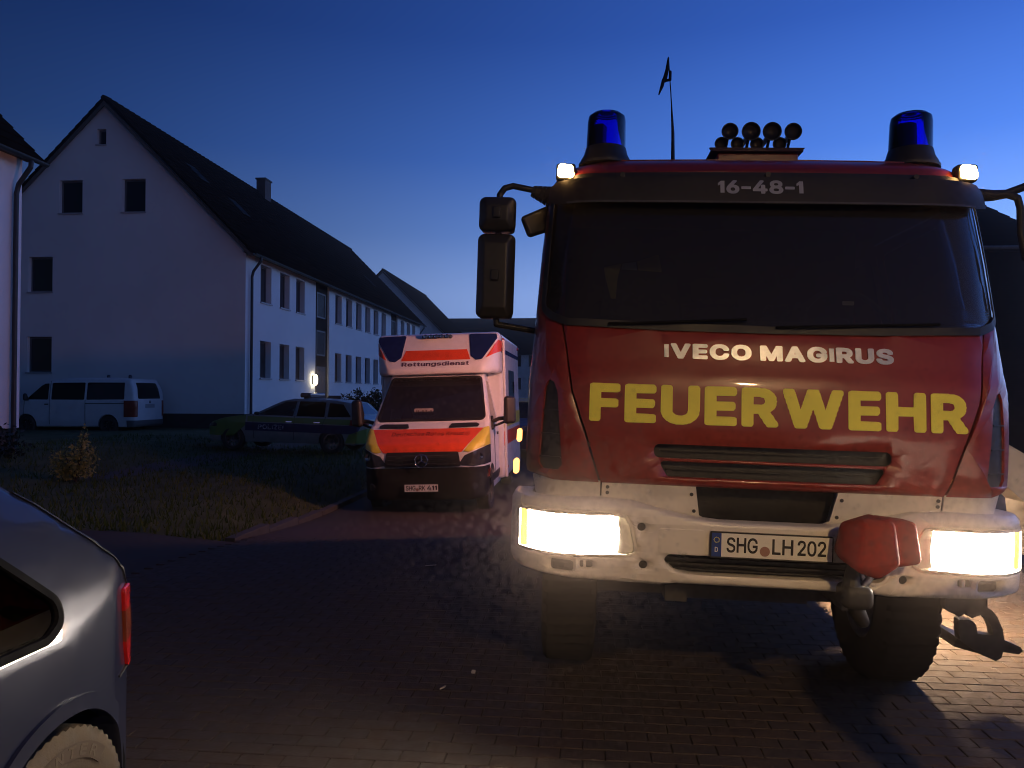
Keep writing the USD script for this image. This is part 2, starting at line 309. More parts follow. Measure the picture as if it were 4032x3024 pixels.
def house(name, label, y0, y1, xf=-12.5, wide=11.0, eave=7.02, pitch=1.0, facade=(), stairs=(), gable=(), gnd=.0, ns=1, walls=plaster, chim=(), pipes=(), sky_l=()):
    """A long house along y; local x = 0 is the facade plane that looks along +x (ns = 1) and the body lies behind it."""
    h = thing(name, label, 'house', (xf, 0, 0))
    half = wide / 2; ridge = eave + half * pitch; z0 = .78
    prof = Polygon([(-wide, z0), (0, z0), (0, eave), (-half, ridge - .02), (-wide, eave)])
    w = side_prism(prof, y0, y1)
    cuts = []
    for a0, a1 in facade:
        for zz in ((2.14, 3.59), (5.10, 6.55)): cuts.append(bx(-.27, .1, a0, a1, *zz))
    for a0, a1 in stairs: cuts.append(bx(-.16, .1, a0, a1, z0 - .1, eave - .12))
    for a0, a1, c0, c1 in gable: cuts.append(bx(a0 - xf, a1 - xf, y0 - .1, y0 + .2, c0, c1))
    w = w - Manifold.batch_boolean(cuts, m3.OpType.Add) if cuts else w
    part(h, 'wall', w, walls, False)
    part(h, 'plinth', bx(-wide + .03, -.03, y0 + .03, y1 - .03, gnd - .6, z0), plinthm, False)
    for a0, a1 in facade:
        for zz in ((2.14, 3.59), (5.10, 6.55)): window(h, ('x', 0), a0, a1, *zz, .27, 1)
    for a0, a1, c0, c1 in gable: window(h, ('y', y0), a0 - xf, a1 - xf, c0, c1, .2, -1)
    for a0, a1 in stairs:
        sp = part(h, 'stair_panel', bx(-.16, -.10, a0, a1, z0 - .1, eave - .12), clad, False)
        for c0, c1 in ((3.35, 4.55), (5.15, 6.35)):
            part(sp, 'frame', bx(-.10, -.07, a0 + .35, a1 - .35, c0, c1) - bx(-.2, 0, a0 + .42, a1 - .42, c0 + .07, c1 - .07), framem, False)
            part(sp, 'pane', bx(-.099, -.09, a0 + .43, a1 - .43, c0 + .08, c1 - .08), P('stair_pane', (.012, .012, .014), .5, spec=.15), False)
        part(sp, 'door', bx(-.10, -.06, a0 + .3, a1 - .3, z0, z0 + 2.05), P('door', (.06, .045, .035), .5), False)
    ov, oy = .38, .22
    n = 22
    r = part(h, 'roof', roof_rows(ov, -half + .06, eave - ov * pitch + .1, ridge + .1, y0 - oy, y1 + oy, n), tilem, False)
    part(r, 'far_slope', roof_rows(-wide - ov, -half - .06, eave - ov * pitch + .1, ridge + .1, y0 - oy, y1 + oy, n), tilem, False)
    part(r, 'ridge_tiles', cat([tube([(-half, yy, ridge + .1), (-half, min(yy + .36, y1 + oy), ridge + .13)], .11, 8) for yy in np.arange(y0 - oy, y1 + oy - .1, .38)]), tilem, 40)
    for q in ([(ov - .02, eave - ov * pitch), (-half, ridge), (-half, ridge - .17), (ov - .14, eave - ov * pitch - .05)], [(-wide - ov + .02, eave - ov * pitch), (-half, ridge), (-half, ridge - .17), (-wide - ov + .14, eave - ov * pitch - .05)]):
        part(h, 'bargeboard', side_prism(Polygon(q), y0 - oy + .01, y0 - oy + .05), panelw, False)
    part(h, 'soffit', bx(-.02, ov - .03, y0 - oy + .06, y1 + oy - .05, eave - .27, eave - .22) + bx(.002, .05, y0, y1, eave - .22, eave - .08), panelw, False)
    gp = Polygon([(ov + .14 * math.cos(t) * .5 + .05, eave - ov * pitch + .06 + .14 * math.sin(t) * .5) for t in np.linspace(PI, 2 * PI, 9)] + [(ov + .14 * math.cos(t) * .4 + .05, eave - ov * pitch + .065 + .14 * math.sin(t) * .4) for t in np.linspace(2 * PI, PI, 9)])
    part(h, 'gutter', side_prism(gp, y0 - oy, y1 + oy), pipe, 40)
    for yy in pipes:
        part(h, 'downpipe', tube([(ov + .05, yy, eave - ov - .02), (ov + .04, yy, eave - ov - .14), (.14, yy, eave - .9), (.09, yy, eave - 1.1), (.09, yy, gnd)], .052, 10), pipe, 40)
    for yy, xx in chim:
        c = part(h, 'chimney', bx(xx - .25, xx + .25, yy, yy + .8, ridge - 1.5, ridge + .82), P('chimney_brick', (.07, .04, .032), .9), False)
        part(c, 'chimney_cap', bx(xx - .3, xx + .3, yy - .05, yy + .85, ridge + .82, ridge + .9), plinthm, False)
    for yy, t in sky_l:      # roof windows on the street slope
        a = np.array([ov + (-half - ov) * t, eave - ov * pitch + .1 + (half + ov) * pitch * t]); b = a + np.array([-.7, .7 * pitch]); nn = np.array([.7, .7]) * .06
        s_ = part(h, 'roof_window', side_prism(Polygon([a, b, b + nn, a + nn]), yy, yy + .75), P('roof_window_frame', (.03, .03, .03), .8, spec=.1), False)
        part(s_, 'pane', side_prism(Polygon([a * .9 + b * .1 + nn, a * .1 + b * .9 + nn, a * .1 + b * .9 + nn * 1.08, a * .9 + b * .1 + nn * 1.08]), yy + .07, yy + .68), P('roof_pane', (.010, .010, .011), .8, spec=.1), False)
    return h
FAC = [(28.71, 29.75), (30.63, 31.67), (32.41, 33.45), (37.70, 38.74), (39.47, 40.51), (41.25, 42.29), (43.03, 44.07), (44.81, 45.85), (46.60, 47.64), (51.62, 52.64), (53.40, 54.42), (55.1, 56.1)]
house('white_house', 'long white house with dark tiled roof, lit lamp and gable facing the lawn', 27.4, 57.7, facade=FAC, stairs=((34.88, 36.78), (48.95, 50.7)),
      gable=((-19.88, -18.95, 8.35, 9.60), (-17.36, -16.44, 8.35, 9.60), (-21.09, -20.12, 5.37, 6.70), (-21.12, -20.12, 2.31, 3.66), (-18.40, -18.03, 10.93, 11.52)), gnd=.25, chim=((40.8, -5.3),), pipes=(27.75, 57.3), sky_l=((31.6, .42), (30.0, .60), (50.5, .35)))
house('white_house_behind', 'farther white house whose gable shows past the end of the long roof', 67.5, 86.0, facade=[(70 + 1.8 * k, 71.04 + 1.8 * k) for k in range(7)], gable=((-19.9, -18.95, 8.35, 9.6), (-17.36, -16.44, 8.35, 9.6)), pipes=(67.9,))
house('neighbour_house', 'white house corner with dark downpipe at the left picture edge', -6.0, 16.0, facade=[(1.0 + 1.8 * k, 2.04 + 1.8 * k) for k in range(6)], pipes=(15.72,), gnd=.1)
# house closing the street, ridge across
def cross_house():
    h = thing('closing_house', 'low dark roofed house closing the far end of the street', 'house', (-18.4, 97.0, -.3))
    L, D, ev, rg = 46.0, 10.0, 7.1, 11.75
    prof = Polygon([(0, 0), (D, 0), (D, ev), (D / 2, rg - .1), (0, ev)])
    w = front_prism(prof, 0, L) - Manifold.batch_boolean([bx(a, a + 1.04, -.1, .2, z, z + 1.45) for a in np.arange(1.4, 44, 2.0) for z in (2.4, 5.3)], m3.OpType.Add)
    part(h, 'wall', w, plaster, False)
    for a in np.arange(1.4, 44, 2.0):
        for z in (2.4, 5.3): window(h, ('y', 0), a, a + 1.04, z, z + 1.45, .2, -1)
    ms = []
    for k in range(20):
        for sgn in (0, 1):
            t0, t1 = k / 20, (k + 1.25) / 20; e0, z0_ = -.4, ev - .3
            a = np.array([e0 + (D / 2 - e0) * t0, z0_ + (rg + .1 - z0_) * t0]); b = np.array([e0 + (D / 2 - e0) * t1, z0_ + (rg + .1 - z0_) * t1])
            q = [(a[0] - .02, a[1] + .04), tuple(b), (b[0] + .03, b[1] - .06), (a[0] + .03, a[1] - .06)]
            if sgn: q = [(D - u_, v_) for u_, v_ in q]
            ms.append(front_prism(Polygon(q).buffer(0), -.3, L + .3))
    part(h, 'roof', cat(ms), tilem, False)
    part(h, 'gutter', cyl((-.3, -.46, ev - .3), (L + .3, -.46, ev - .3), .06, n=10), pipe, 40)
cross_house()
# house on the right, gable to the street; unlit darkness put into brick colour
brickm = usdkit.material(stage, '/World/Looks/shade_dark_brick', {'tc': ('texture_coordinate', {}), 'm': ('mapping', {'rotation': (PI / 2, 0, 0)}), 'k': ('brick_texture', {'scale': 4.0, 'brick_width': 1.0, 'row_height': .3, 'mortar_size': .02, 'color1': (.03, .016, .011), 'color2': (.022, .012, .009), 'mortar': (.03, .027, .025)}), 'p': ('principled_bsdf', {'roughness': .9})},
    [('tc.object', 'm.vector'), ('m.vector', 'k.vector'), ('k.color', 'p.base_color')], surface='p.BSDF')
def hip_house():
    h = thing('hip_roofed_house', 'brick house with hipped roof, shade painted into its dark walls, partly hidden behind the fire truck', 'house', (3.2, 26.0, -.3))
    Lx, D, ev, rs = 11.6, 7.0, 6.85, 3.5
    part(h, 'wall', bx(0, Lx, 0, D, 0, ev) - Manifold.batch_boolean([bx(a, a + 1.1, -.1, .2, z, z + 1.4) for a in (1, 3.2, 5.4, 7.6) for z in (1.6, 4.4)], m3.OpType.Add), brickm, False)
    for a in (1, 3.2, 5.4, 7.6):
        for z in (1.6, 4.4): window(h, ('y', 0), a, a + 1.1, z, z + 1.4, .2, -1)
    o, ms, n = .4, [], 16
    for k in range(n):       # courses of tiles, ring by ring
        t0, t1 = k / n, min((k + 1.2) / n, 1.0); i0, i1 = (D / 2 + o) * t0 - o, (D / 2 + o) * t1 - o - .001
        ms.append(Manifold.hull_points([[x, y, z] for i, z in ((i0 - .02, ev - .25 + (rs + .4) * t0 + .02), (i0 - .02, ev - .25 + (rs + .4) * t0 - .02), (i1, ev - .25 + (rs + .4) * t1)) for x in (i, Lx - i) for y in (i, D - i)]))
    part(h, 'roof', cat(ms), tilem, False)
    part(h, 'gutter', tube([(-o, -o - .06, ev - .27), (Lx + o, -o - .06, ev - .27)], .06, 8), P('gutter_zinc', (.20, .19, .18), .5), 40)
    part(h, 'soffit', bx(-o + .05, Lx + o - .05, -o + .05, D + o - .05, ev - .34, ev - .30), panelw, False)
hip_house()

# wall lamp
lm = thing('wall_lamp', 'lit oval lamp on the white wall beside the dark stair entrance', 'lamp', (-12.5, 34.55, 2.17))
part(lm, 'back_plate', rbox(.002, .05, -.1, .1, -.2, .2, .015), pipe)
part(lm, 'globe', as_man(trimesh.creation.icosphere(3, 1)).scale([.10, .14, .24]).translate([.14, 0, 0]), EM('wall_lamp_light', (1.0, .86, .55), 22.0), True)

# ================================================================ plants
def leaves(n, fn, size, mat_seed):
    r = np.random.default_rng(mat_seed); c = np.array([fn(r) for _ in range(n)]); a = r.normal(size=(n, 3)); a /= np.linalg.norm(a, axis=1)[:, None]; b = np.cross(a, r.normal(size=(n, 3))); b /= np.linalg.norm(b, axis=1)[:, None]
    s = size * (.6 + .8 * r.random((n, 1)))
    v = np.stack([c - a * s, c + b * s * .45, c + a * s, c - b * s * .45], 1).reshape(-1, 3); k = np.arange(n)[:, None] * 4
    return trimesh.Trimesh(v, np.vstack([k + [0, 1, 2], k + [0, 2, 3]]), process=False)
def leafmat(name, c):
    c = np.array(c)
    return usdkit.material(stage, '/World/Looks/' + name, {'g': ('geometry', {}), 'r': ('rgb_ramp', {'ramp': [(0, tuple(c * .6)), (1, tuple(c * 1.4))]}), 'd': ('principled_bsdf', {'roughness': .6}), 't': ('translucent_bsdf', {}), 'm': ('mix_closure', {'fac': .3})},
        [('g.random_per_island', 'r.fac'), ('r.color', 'd.base_color'), ('r.color', 't.color'), ('d.BSDF', 'm.closure1'), ('t.BSDF', 'm.closure2')], surface='m.closure')
def shrub(name, label, x, y, lobes, n, size, mat, seed, cat_='shrub'):
    """lobes: (dx, dy, z, rx, rz) ellipsoids filled with leaves."""
    s = thing(name, label, cat_, (x, y, float(gz(x, y)) - .04))
    w = np.array([l[3] ** 2 * l[4] for l in lobes]); w /= w.sum()
    def f(r):
        l = lobes[r.choice(len(lobes), p=w)]; d = r.normal(size=3); d *= (r.random() ** .35) / np.linalg.norm(d)
        d *= 1 + .25 * math.sin(7 * d[0] + 5 * d[2] + seed)
        return (l[0] + d[0] * l[3], l[1] + d[1] * l[3], max(l[2] + d[2] * l[4], .03))
    part(s, 'foliage', leaves(n, f, size, seed), mat, False)
    part(s, 'stem', cat([tube([(0, 0, 0), (l[0] * .4, l[1] * .4, l[2] * .5), (l[0], l[1], l[2] + l[4] * .5)], [.02, .014, .006], 6) for l in lobes]), P('bark', (.05, .035, .025), .9), 40)
shrub('small_shrub', 'small yellowish shrub alone on the dark lawn, one tall shoot', -9.2, 13.2, [(-.2, 0, .34, .26, .3), (.12, 0, .42, .24, .34), (.16, 0, .78, .11, .24), (-.1, .1, .2, .3, .2)], 1500, .035, leafmat('leaf_yellow', (.50, .44, .12)), 3)
shrub('dark_bush', 'dark leafy bush in front of the white wall behind the ambulance', -8.0, 27.0, [(-.5, 0, .75, .6, .75), (.1, 0, .95, .6, .75), (.7, 0, .85, .65, .8), (-.1, 0, 1.45, .35, .35), (.55, 0, 1.5, .35, .35)], 3200, .07, leafmat('leaf_dark', (.035, .05, .018)), 5)
shrub('low_hedge', 'low black-green hedge at the foot of the left house corner', -11.6, 13.6, [(-.3, -1.2 + .6 * k, .35, .45, .42) for k in range(5)], 1800, .05, leafmat('leaf_hedge', (.016, .024, .011)), 8, 'hedge')
shrub('entrance_shrub', 'small shrub beside the stair entrance under the lamp', -11.7, 37.6, [(0, 0, .5, .4, .5), (.2, .5, .4, .4, .4)], 700, .07, MATS.get('x') or leafmat('leaf_entry', (.04, .05, .018)), 9)

# wheelie bin
b_ = thing('wheelie_bin', 'dark lidded wheelie bin standing behind the police car', 'bin', (-8.35, 25.2, float(gz(-8.35, 25.2)) + .06))
part(b_, 'body', Manifold.batch_hull([rbox(-.2, .2, -.22, .22, .04, .1, .02), rbox(-.27, .27, -.3, .3, .95, 1.1, .02)]), P('bin_plastic', (.03, .032, .03), .55))
part(b_, 'lid', hull_spheres([(-.27, -.31, 1.16, .03), (.27, -.31, 1.16, .03), (-.27, .3, 1.2, .03), (.27, .3, 1.2, .03), (-.2, 0, 1.42, .03), (.2, 0, 1.42, .03)]), P('bin_plastic', (.03, .032, .03), .55))
part(b_, 'handle', tube([(-.14, -.36, 1.3), (.14, -.36, 1.3)], .02), P('bin_handle', (.2, .18, .16), .5))
for s_ in (-1, 1): part(b_, 'wheel', cyl((s_ * .2 - .03, .26, .1), (s_ * .2 + .03, .26, .1), .1), rub, 40)

# ================================================================ wheels (built around the local origin, axle along x, outer side +x)
def wheel_meshes(R, W, rim, spokes=5, treads=60, lug=.012, seed=0):
    h = W / 2
    prof = [(rim, -h * .8), (rim + .015, -h * .92), (R * .86, -h), (R - .02, -h * .93), (R, -h * .78), (R, h * .78), (R - .02, h * .93), (R * .86, h), (rim + .015, h * .92), (rim, h * .8)]
    t = as_tm(revolve(prof, treads * 2).refine_to_length(.05)); v = t.vertices.copy(); r = np.hypot(v[:, 0], v[:, 1]); an = np.arctan2(v[:, 1], v[:, 0])
    k = np.floor(an / (2 * PI) * treads * 2 + .5).astype(int) % 2
    f = np.where((r > R - .045) & (k == 0), (r - lug * np.clip((r - R + .045) / .03, 0, 1)) / r, 1.0)
    t.vertices = np.c_[v[:, :2] * f[:, None], v[:, 2]]
    tyre = as_man(t)
    barrel = revolve([(rim - .012, -h * .8), (rim + .006, -h * .8), (rim + .006, h * .83), (rim - .02, h * .86), (rim - .024, h * .7), (rim - .012, h * .6)], 48)
    disc = revolve([(0.0, h * .25), (rim * .45, h * .42), (rim * .95, h * .62), (rim * .98, h * .52), (rim * .5, h * .3), (0, h * .12)], 48)
    holes = [Manifold.cylinder(W, rim * .13, rim * .13, 14).scale([1.0, 1.9 if spokes > 3 else 1.0, 1]).translate([0, rim * .66, 0]).rotate([0, 0, 360 * (i + .5) / (spokes * 2)]) for i in range(spokes * 2)] if spokes else []
    if holes: disc = disc - Manifold.batch_boolean(holes, m3.OpType.Add)
    cap = Manifold.cylinder(.03, rim * .2, rim * .17, 20).translate([0, 0, h * .3])
    return [m.rotate([0, 90, 0]) for m in (tyre, barrel + disc, cap)]
def add_wheel(parent, meshes, x, y, z, out=1, rimm=None, axis='x', name='wheel', tyre=None):
    rot = 0 if axis == 'x' else 90
    tf = lambda m: (m if out > 0 else m.rotate([0, 0, 180])).rotate([0, 0, rot]).translate([x, y, z])
    w = part(parent, name, tf(meshes[0]), tyre or rub, 35)
    part(w, 'rim', tf(meshes[1]), rimm or alu, 35); part(w, 'hub_cap', tf(meshes[2]), dark, 35)
    return w

# ================================================================ fire truck: x = u across, y = v to the back, z = w up
tr, ty = -0.028, math.radians(.4)
eu = np.array([math.cos(ty), math.sin(ty), 0]); ev = np.array([-math.sin(ty), math.cos(ty), 0]); ew = np.array([0, 0, 1.0])
eu, ew = math.cos(tr) * eu + math.sin(tr) * ew, math.cos(tr) * ew - math.sin(tr) * eu
TC = np.array([.84, 3.52, 0.0]); TO = np.array([.84, 3.52, .93]) - .93 * ew
TRUCK = frame(TO, eu, ev, ew)
truck = thing('fire_truck', 'red and white fire truck with glaring headlights, facing us at right', 'fire truck', TRUCK)
CW = [1.10, 1.30, 1.60, 1.90, 2.30, 2.60, 2.70, 2.75, 2.79]
def cabP(w): return np.interp(w, [1.10, 1.165, 1.20, 1.45, 1.66, 1.72, 1.90, 2.30, 2.62, 2.70, 2.75, 2.79], [.10, .075, .055, .055, .075, .10, .145, .25, .335, .36, .395, .46])
def cabH(w): return np.interp(w, CW, [1.128, 1.135, 1.135, 1.118, 1.100, 1.078, 1.052, 1.020, .96])
CR = .25
def cab(s, w, h=0.0):
    s, w, h = np.broadcast_arrays(np.asarray(s, float), np.asarray(w, float), np.asarray(h, float))
    hw = cabH(w); a = hw - CR; sa = np.abs(s); ph = np.clip((sa - a) / CR, 0, PI / 2)
    u = np.where(sa <= a, sa, a + CR * np.sin(ph)); b = CR * (1 - np.cos(ph)) + np.maximum(0, sa - a - CR * PI / 2)
    bow = .045 * (np.minimum(u, hw) / hw) ** 2
    return np.stack([np.sign(s) * (u + h * np.sin(ph)), cabP(w) + b + bow - h * np.cos(ph), w], -1)
SE = 1.30 + 1.75              # end of the side wall, in s
shell = box(-SE, 1.165, SE, 2.79)
# corners of the lower edge rise a little towards the doors
shell = shell.difference(Polygon([(-SE, 1.1), (-1.15, 1.1), (-1.0, 1.165), (-1.12, 1.185), (-SE, 1.2)])).difference(Polygon([(SE, 1.1), (1.15, 1.1), (1.0, 1.165), (1.12, 1.185), (SE, 1.2)]))
ws = unary_union([Polygon([(-1.105, 2.00), (-1.04, 1.955), (-.95, 1.922), (-.5, 1.905), (0, 1.90), (.5, 1.905), (.95, 1.922), (1.04, 1.955), (1.105, 2.00), (1.085, 2.675), (-1.085, 2.675)])]).buffer(-.05).buffer(.055, 8)
doorw = Polygon([(1.42, 1.95), (2.30, 1.90), (2.30, 2.54), (1.50, 2.56)]).buffer(-.05).buffer(.05, 5)
doorw2 = box(2.48, 1.95, 2.98, 2.54).buffer(-.05).buffer(.05, 5)
mir = lambda p: affinity.scale(p, -1, 1, origin=(0, 0))
seam = LineString([(-.985, 1.93), (-.955, 1.80), (-.915, 1.585), (-.845, 1.39), (-.77, 1.16)]).buffer(.005)
slot1 = rrect(-.53, 1.293, .53, 1.357, .028)
slot2 = Polygon([(-.51, 1.279), (.51, 1.279), (.465, 1.208), (-.465, 1.208)]).buffer(-.015).buffer(.015, 4)
vent = Polygon([(-1.10, 1.24), (-1.07, 1.215), (-.975, 1.215), (-.955, 1.24), (-.99, 1.58), (-1.012, 1.63), (-1.045, 1.64), (-1.068, 1.60)]).buffer(-.012).buffer(.012, 4)
shell = shell.difference(unary_union([ws, doorw, doorw2, mir(doorw), mir(doorw2), seam, mir(seam), slot1, slot2, vent, mir(vent)]))
for sx in (-1, 1):
    for d in ([(1.36, 1.2), (1.36, 2.0), (1.45, 2.62), (2.38, 2.62), (2.38, 1.2)],):
        shell = shell.difference(LineString([(sx * a, b) for a, b in d]).buffer(.005))
pieces = sorted(shell.geoms, key=lambda g: -g.area) if hasattr(shell, 'geoms') else [shell]
for g in pieces:
    if g.area < .01: continue
    c = g.centroid
    nm = 'front_panel' if abs(c.x) < .2 and c.y < 1.9 else 'cab_shell' if abs(c.x) < .3 else 'door' if abs(c.x) > 1.3 else 'corner_panel'
    part(truck, nm, skin(g, cab, -.03, 0, .06, .012), red, 40)
# roof cap
pl = np.array([cab(s, 2.788)[:2] for s in np.linspace(-SE, SE, 140)]); roofp = Polygon(pl)
rt = as_tm(Manifold.extrude(cs(roofp), .03).refine_to_length(.12)); dd = shapely.distance(shapely.points(rt.vertices[:, 0], rt.vertices[:, 1]), roofp.boundary)
rt.vertices = np.c_[rt.vertices[:, :2], 2.760 + rt.vertices[:, 2] + .035 * sm(0, .5, dd) * (rt.vertices[:, 2] > .02)]
part(truck, 'roof', rt, red, 40)
p_ = part(truck, 'windscreen', skin(ws.buffer(.004), cab, -.012, -.006, .08), wsglass, 40)
part(p_, 'seal', skin(ws.buffer(.014).difference(ws.buffer(-.022)), cab, .0, .006, .06), blk, 40)
for s_ in (-1, 1):
    for d in (doorw, doorw2):
        part(truck, 'side_window', skin((d if s_ > 0 else mir(d)).buffer(.004), cab, -.014, -.008, .1), darkglass, 40)
    part(truck, 'door_handle', skin(rrect(*sorted((s_ * 2.18, s_ * 2.33))[:1], 1.62, sorted((s_ * 2.18, s_ * 2.33))[1], 1.66, .012), cab, 0, .03, .05), blk, 40)
    v_ = vent if s_ < 0 else mir(vent)
    q = part(truck, 'corner_vent', skin(v_.buffer(.01), cab, -.045, -.02, .05), blk, 40)
    for k in range(3):
        part(q, 'slat', skin(v_.buffer(-.006).intersection(box(-1.3 if s_ < 0 else .8, 1.27 + .11 * k, -.8 if s_ < 0 else 1.3, 1.275 + .11 * k)), cab, -.02, -.008, .05), dark, 40)
for sl in (slot1, slot2):
    q = part(truck, 'grille_slot', skin(sl.buffer(.012), cab, -.075, -.055, .08), blk, 40)
    a, b, c, d = sl.bounds
    part(q, 'grille_bar', skin(sl.intersection(box(a + .03, b + .030, c - .03, b + .036)), cab, -.055, -.04, .08), blk, 40)
    for k in range(0): part(q, 'grille_rib', skin(sl.intersection(box(a + (c - a) * (k + .7) / 9.4, b, a + (c - a) * (k + .7) / 9.4 + .006, d)), cab, -.05, -.022, .08), dark, 40)
# sun visor with the call number
visor_p = Polygon([(-1.06, 2.545), (-.97, 2.522), (0, 2.515), (.97, 2.522), (1.06, 2.545), (1.055, 2.635), (1.0, 2.657), (-1.0, 2.657), (-1.055, 2.635)])
vis = P('visor_plastic', (.028, .023, .016), .5, .0)
q = part(truck, 'sun_visor', skin(visor_p, cab, .045, .052, .06), vis, 40)
part(q, 'lip', skin(Polygon([(-.95, 2.522), (0, 2.516), (.95, 2.522), (.95, 2.531), (0, 2.525), (-.95, 2.531)]), cab, .050, .062, .06), P('visor_lip', (.10, .095, .085), .35), 40)
part(q, 'number', skin(text_poly('16-48-1', -.242, .160, 2.566, 2.637, .03), cab, .053, .0545, .06), greyl, False)
for k in (-.7, 0, .7): part(q, 'bracket', cyl(cab(k, 2.67, .0), cab(k, 2.67, .05), .012), blk, 40)
# lettering on the front
part(truck, 'lettering', skin(text_poly('FEUERWEHR', -.832, .852, 1.449, 1.629, .05), cab, .001, .0035, .06), yel, False, 'yellow FEUERWEHR letters')
part(truck, 'lettering', skin(text_poly('IVECO MAGIRUS', -.492, .54, 1.753, 1.826, .06), cab, .001, .006, .05), silv, False, 'small silver letters above the yellow ones')
# apron below the panel
apn = P('apron_cream', (.70, .66, .58), .5, var=.15, scale=7, bump=.12, bscale=25)
def ap(s, w, h=0.0): return cab(s, np.full_like(np.asarray(w, float), 1.2), np.asarray(h) - .03 - .03 * (1.17 - np.asarray(w)) / .15) * [1, 1, 0] + np.stack([0 * np.asarray(s), 0 * np.asarray(s), np.asarray(w)], -1)
opening = Polygon([(-.335, 1.18), (.305, 1.18), (.275, 1.03), (.20, .99), (-.23, .99), (-.31, 1.03)])
apron = box(-1.22, 1.0, 1.22, 1.172).difference(opening)
bolts = [(-.735, 1.145), (-.735, 1.118), (-.35, 1.128), (-.335, 1.05), (.745, 1.145), (.745, 1.118), (.32, 1.13), (.305, 1.05)]
for ln in (-.765, .765): apron = apron.difference(LineString([(ln, .99), (ln, 1.18)]).buffer(.004))
for g in apron.geoms: part(truck, 'apron', skin(g, ap, -.012, 0, .06), apn, 40)
part(truck, 'engine_opening', skin(opening.buffer(.02), ap, -.16, -.10, .1), blk, False)
for b in bolts: part(truck, 'bolt', cyl(ap(b[0], b[1], .004), ap(b[0], b[1], -.02), .0085, n=10), dark, 40)
# bumper
def bump(s, w, h=0.0):
    s, w, h = np.broadcast_arrays(np.asarray(s, float), np.asarray(w, float), np.asarray(h, float))
    hw, R = 1.20, .36; a = hw - R; sa = np.abs(s); ph = np.clip((sa - a) / R, 0, PI / 2)
    u = np.where(sa <= a, sa, a + R * np.sin(ph)); b = R * (1 - np.cos(ph)) + np.maximum(0, sa - a - R * PI / 2)
    y0 = np.interp(w, [.70, .745, .80, 1.0, 1.06, 1.11], [.035, .008, 0, 0, .012, .05]) + .02 * (u / hw) ** 2
    return np.stack([np.sign(s) * (u + h * np.sin(ph)), y0 + b - h * np.cos(ph), w], -1)
be = 1.62
bp = Polygon([(-be, .78), (-1.2, .742), (-.9, .730), (-.5, .722), (-.42, .733), (.40, .733), (.5, .722), (.9, .730), (1.2, .742), (be, .78), (be, 1.07), (1.2, 1.082), (.78, 1.098), (.62, 1.09), (.48, 1.055), (.36, 1.03), (.22, 1.018), (-.22, 1.018), (-.36, 1.03), (-.48, 1.055), (-.62, 1.09), (-.78, 1.098), (-1.2, 1.082), (-be, 1.07)])
hl = Polygon([(-1.21, .836), (-1.21, 1.026), (-.70, 1.034), (-.65, 1.028), (-.625, .99), (-.602, .89), (-.602, .865), (-.63, .848), (-.90, .836)]).buffer(-.012).buffer(.012, 5)
grl = Polygon([(-.485, .838), (-.455, .865), (.485, .865), (.485, .80), (.44, .782), (-.36, .778), (-.43, .795)]).buffer(-.02).buffer(.02, 5)
holes = [Point(-.58, .981).buffer(.019), Point(-.568, .811).buffer(.019), Point(.565, .801).buffer(.019), Point(.577, .972).buffer(.019)]
fogs = [rrect(-1.005, .760, -.885, .812, .015), rrect(-.855, .782, -.795, .816, .010)]
fogs += [mir(f) for f in fogs]
tow = Point(.44, .835).buffer(.062)
bp = bp.difference(unary_union([hl, mir(hl), grl, tow] + holes + fogs))
part(truck, 'bumper', skin(bp, bump, -.10, 0, .028, .014), cream, 40)
part(truck, 'lower_grille', skin(grl.buffer(.02), bump, -.12, -.085, .08), blk, False)
for k in range(3): part(truck, 'grille_bar', skin(grl.intersection(box(-.6, .79 + .024 * k, .6, .797 + .024 * k)), bump, -.085, -.05, .08), dark, False)
for h_ in holes: part(truck, 'hole_insert', skin(h_.buffer(.008), bump, -.05, -.022, .03), blk, 40)
for f_ in fogs: 
    q = part(truck, 'recess', skin(f_.buffer(.008), bump, -.06, -.03, .03), blk, 40)
    a, b, c, d = f_.bounds
    if c - a > .1:
        for k in range(3): part(q, 'lens', skin(rrect(a + .014 + k * .033, b + .012, a + .04 + k * .033, d - .014, .005), bump, -.03, -.018, .03), GLASS('clear_plastic', (.5, .5, .5)), False)
    else:
        part(q, 'post', skin(box((a + c) / 2 - .012, b, (a + c) / 2, d), bump, -.03, -.006, .03), cream, False)
cov = rrect(-.505, .868, -.300, .983, .012)
part(truck, 'cover_flap', skin(cov, bump, .0005, .004, .04, .004), cream, 40)
q = part(truck, 'tow_socket', skin(tow.buffer(.006), bump, -.09, -.05, .03), blk, 40); part(q, 'rim', skin(tow.difference(Point(.44, .835).buffer(.05)), bump, -.06, .004, .03), cream, 40)
for sx, nm in ((-1, 'headlight'), (1, 'headlight')):
    f = (lambda g: g) if sx < 0 else mir
    lens = f(hl.intersection(Polygon([(-1.165, .8), (-1.175, 1.1), (-.712, 1.1), (-.694, .99), (-.69, .93), (-.697, .86), (-.71, .8)])).buffer(-.006))
    q = part(truck, nm, skin(f(hl.buffer(.012)), bump, -.11, -.075, .05), P('lamp_bowl', (.55, .5, .42), .3), 40)
    part(q, 'lens', skin(lens, bump, -.05, -.020, .04), head, 40)
    part(q, 'turn_signal', skin(f(hl.intersection(box(-1.25, .83, -1.178, 1.04)).buffer(-.004)), bump, -.05, -.012, .04), amber, 40)
    part(q, 'trim', skin(f(hl.buffer(.003).difference(hl.buffer(-.008))), bump, -.06, .004, .03), P('lamp_trim', (.75, .70, .58), .35), 40)
    part(q, 'blank', skin(f(hl.buffer(-.012).intersection(Polygon([(-.70, 1.1), (-.682, .99), (-.678, .93), (-.684, .86), (-.70, .8), (-.5, .8), (-.5, 1.1)]))), bump, -.07, -.006, .04, .006), cream, 40)
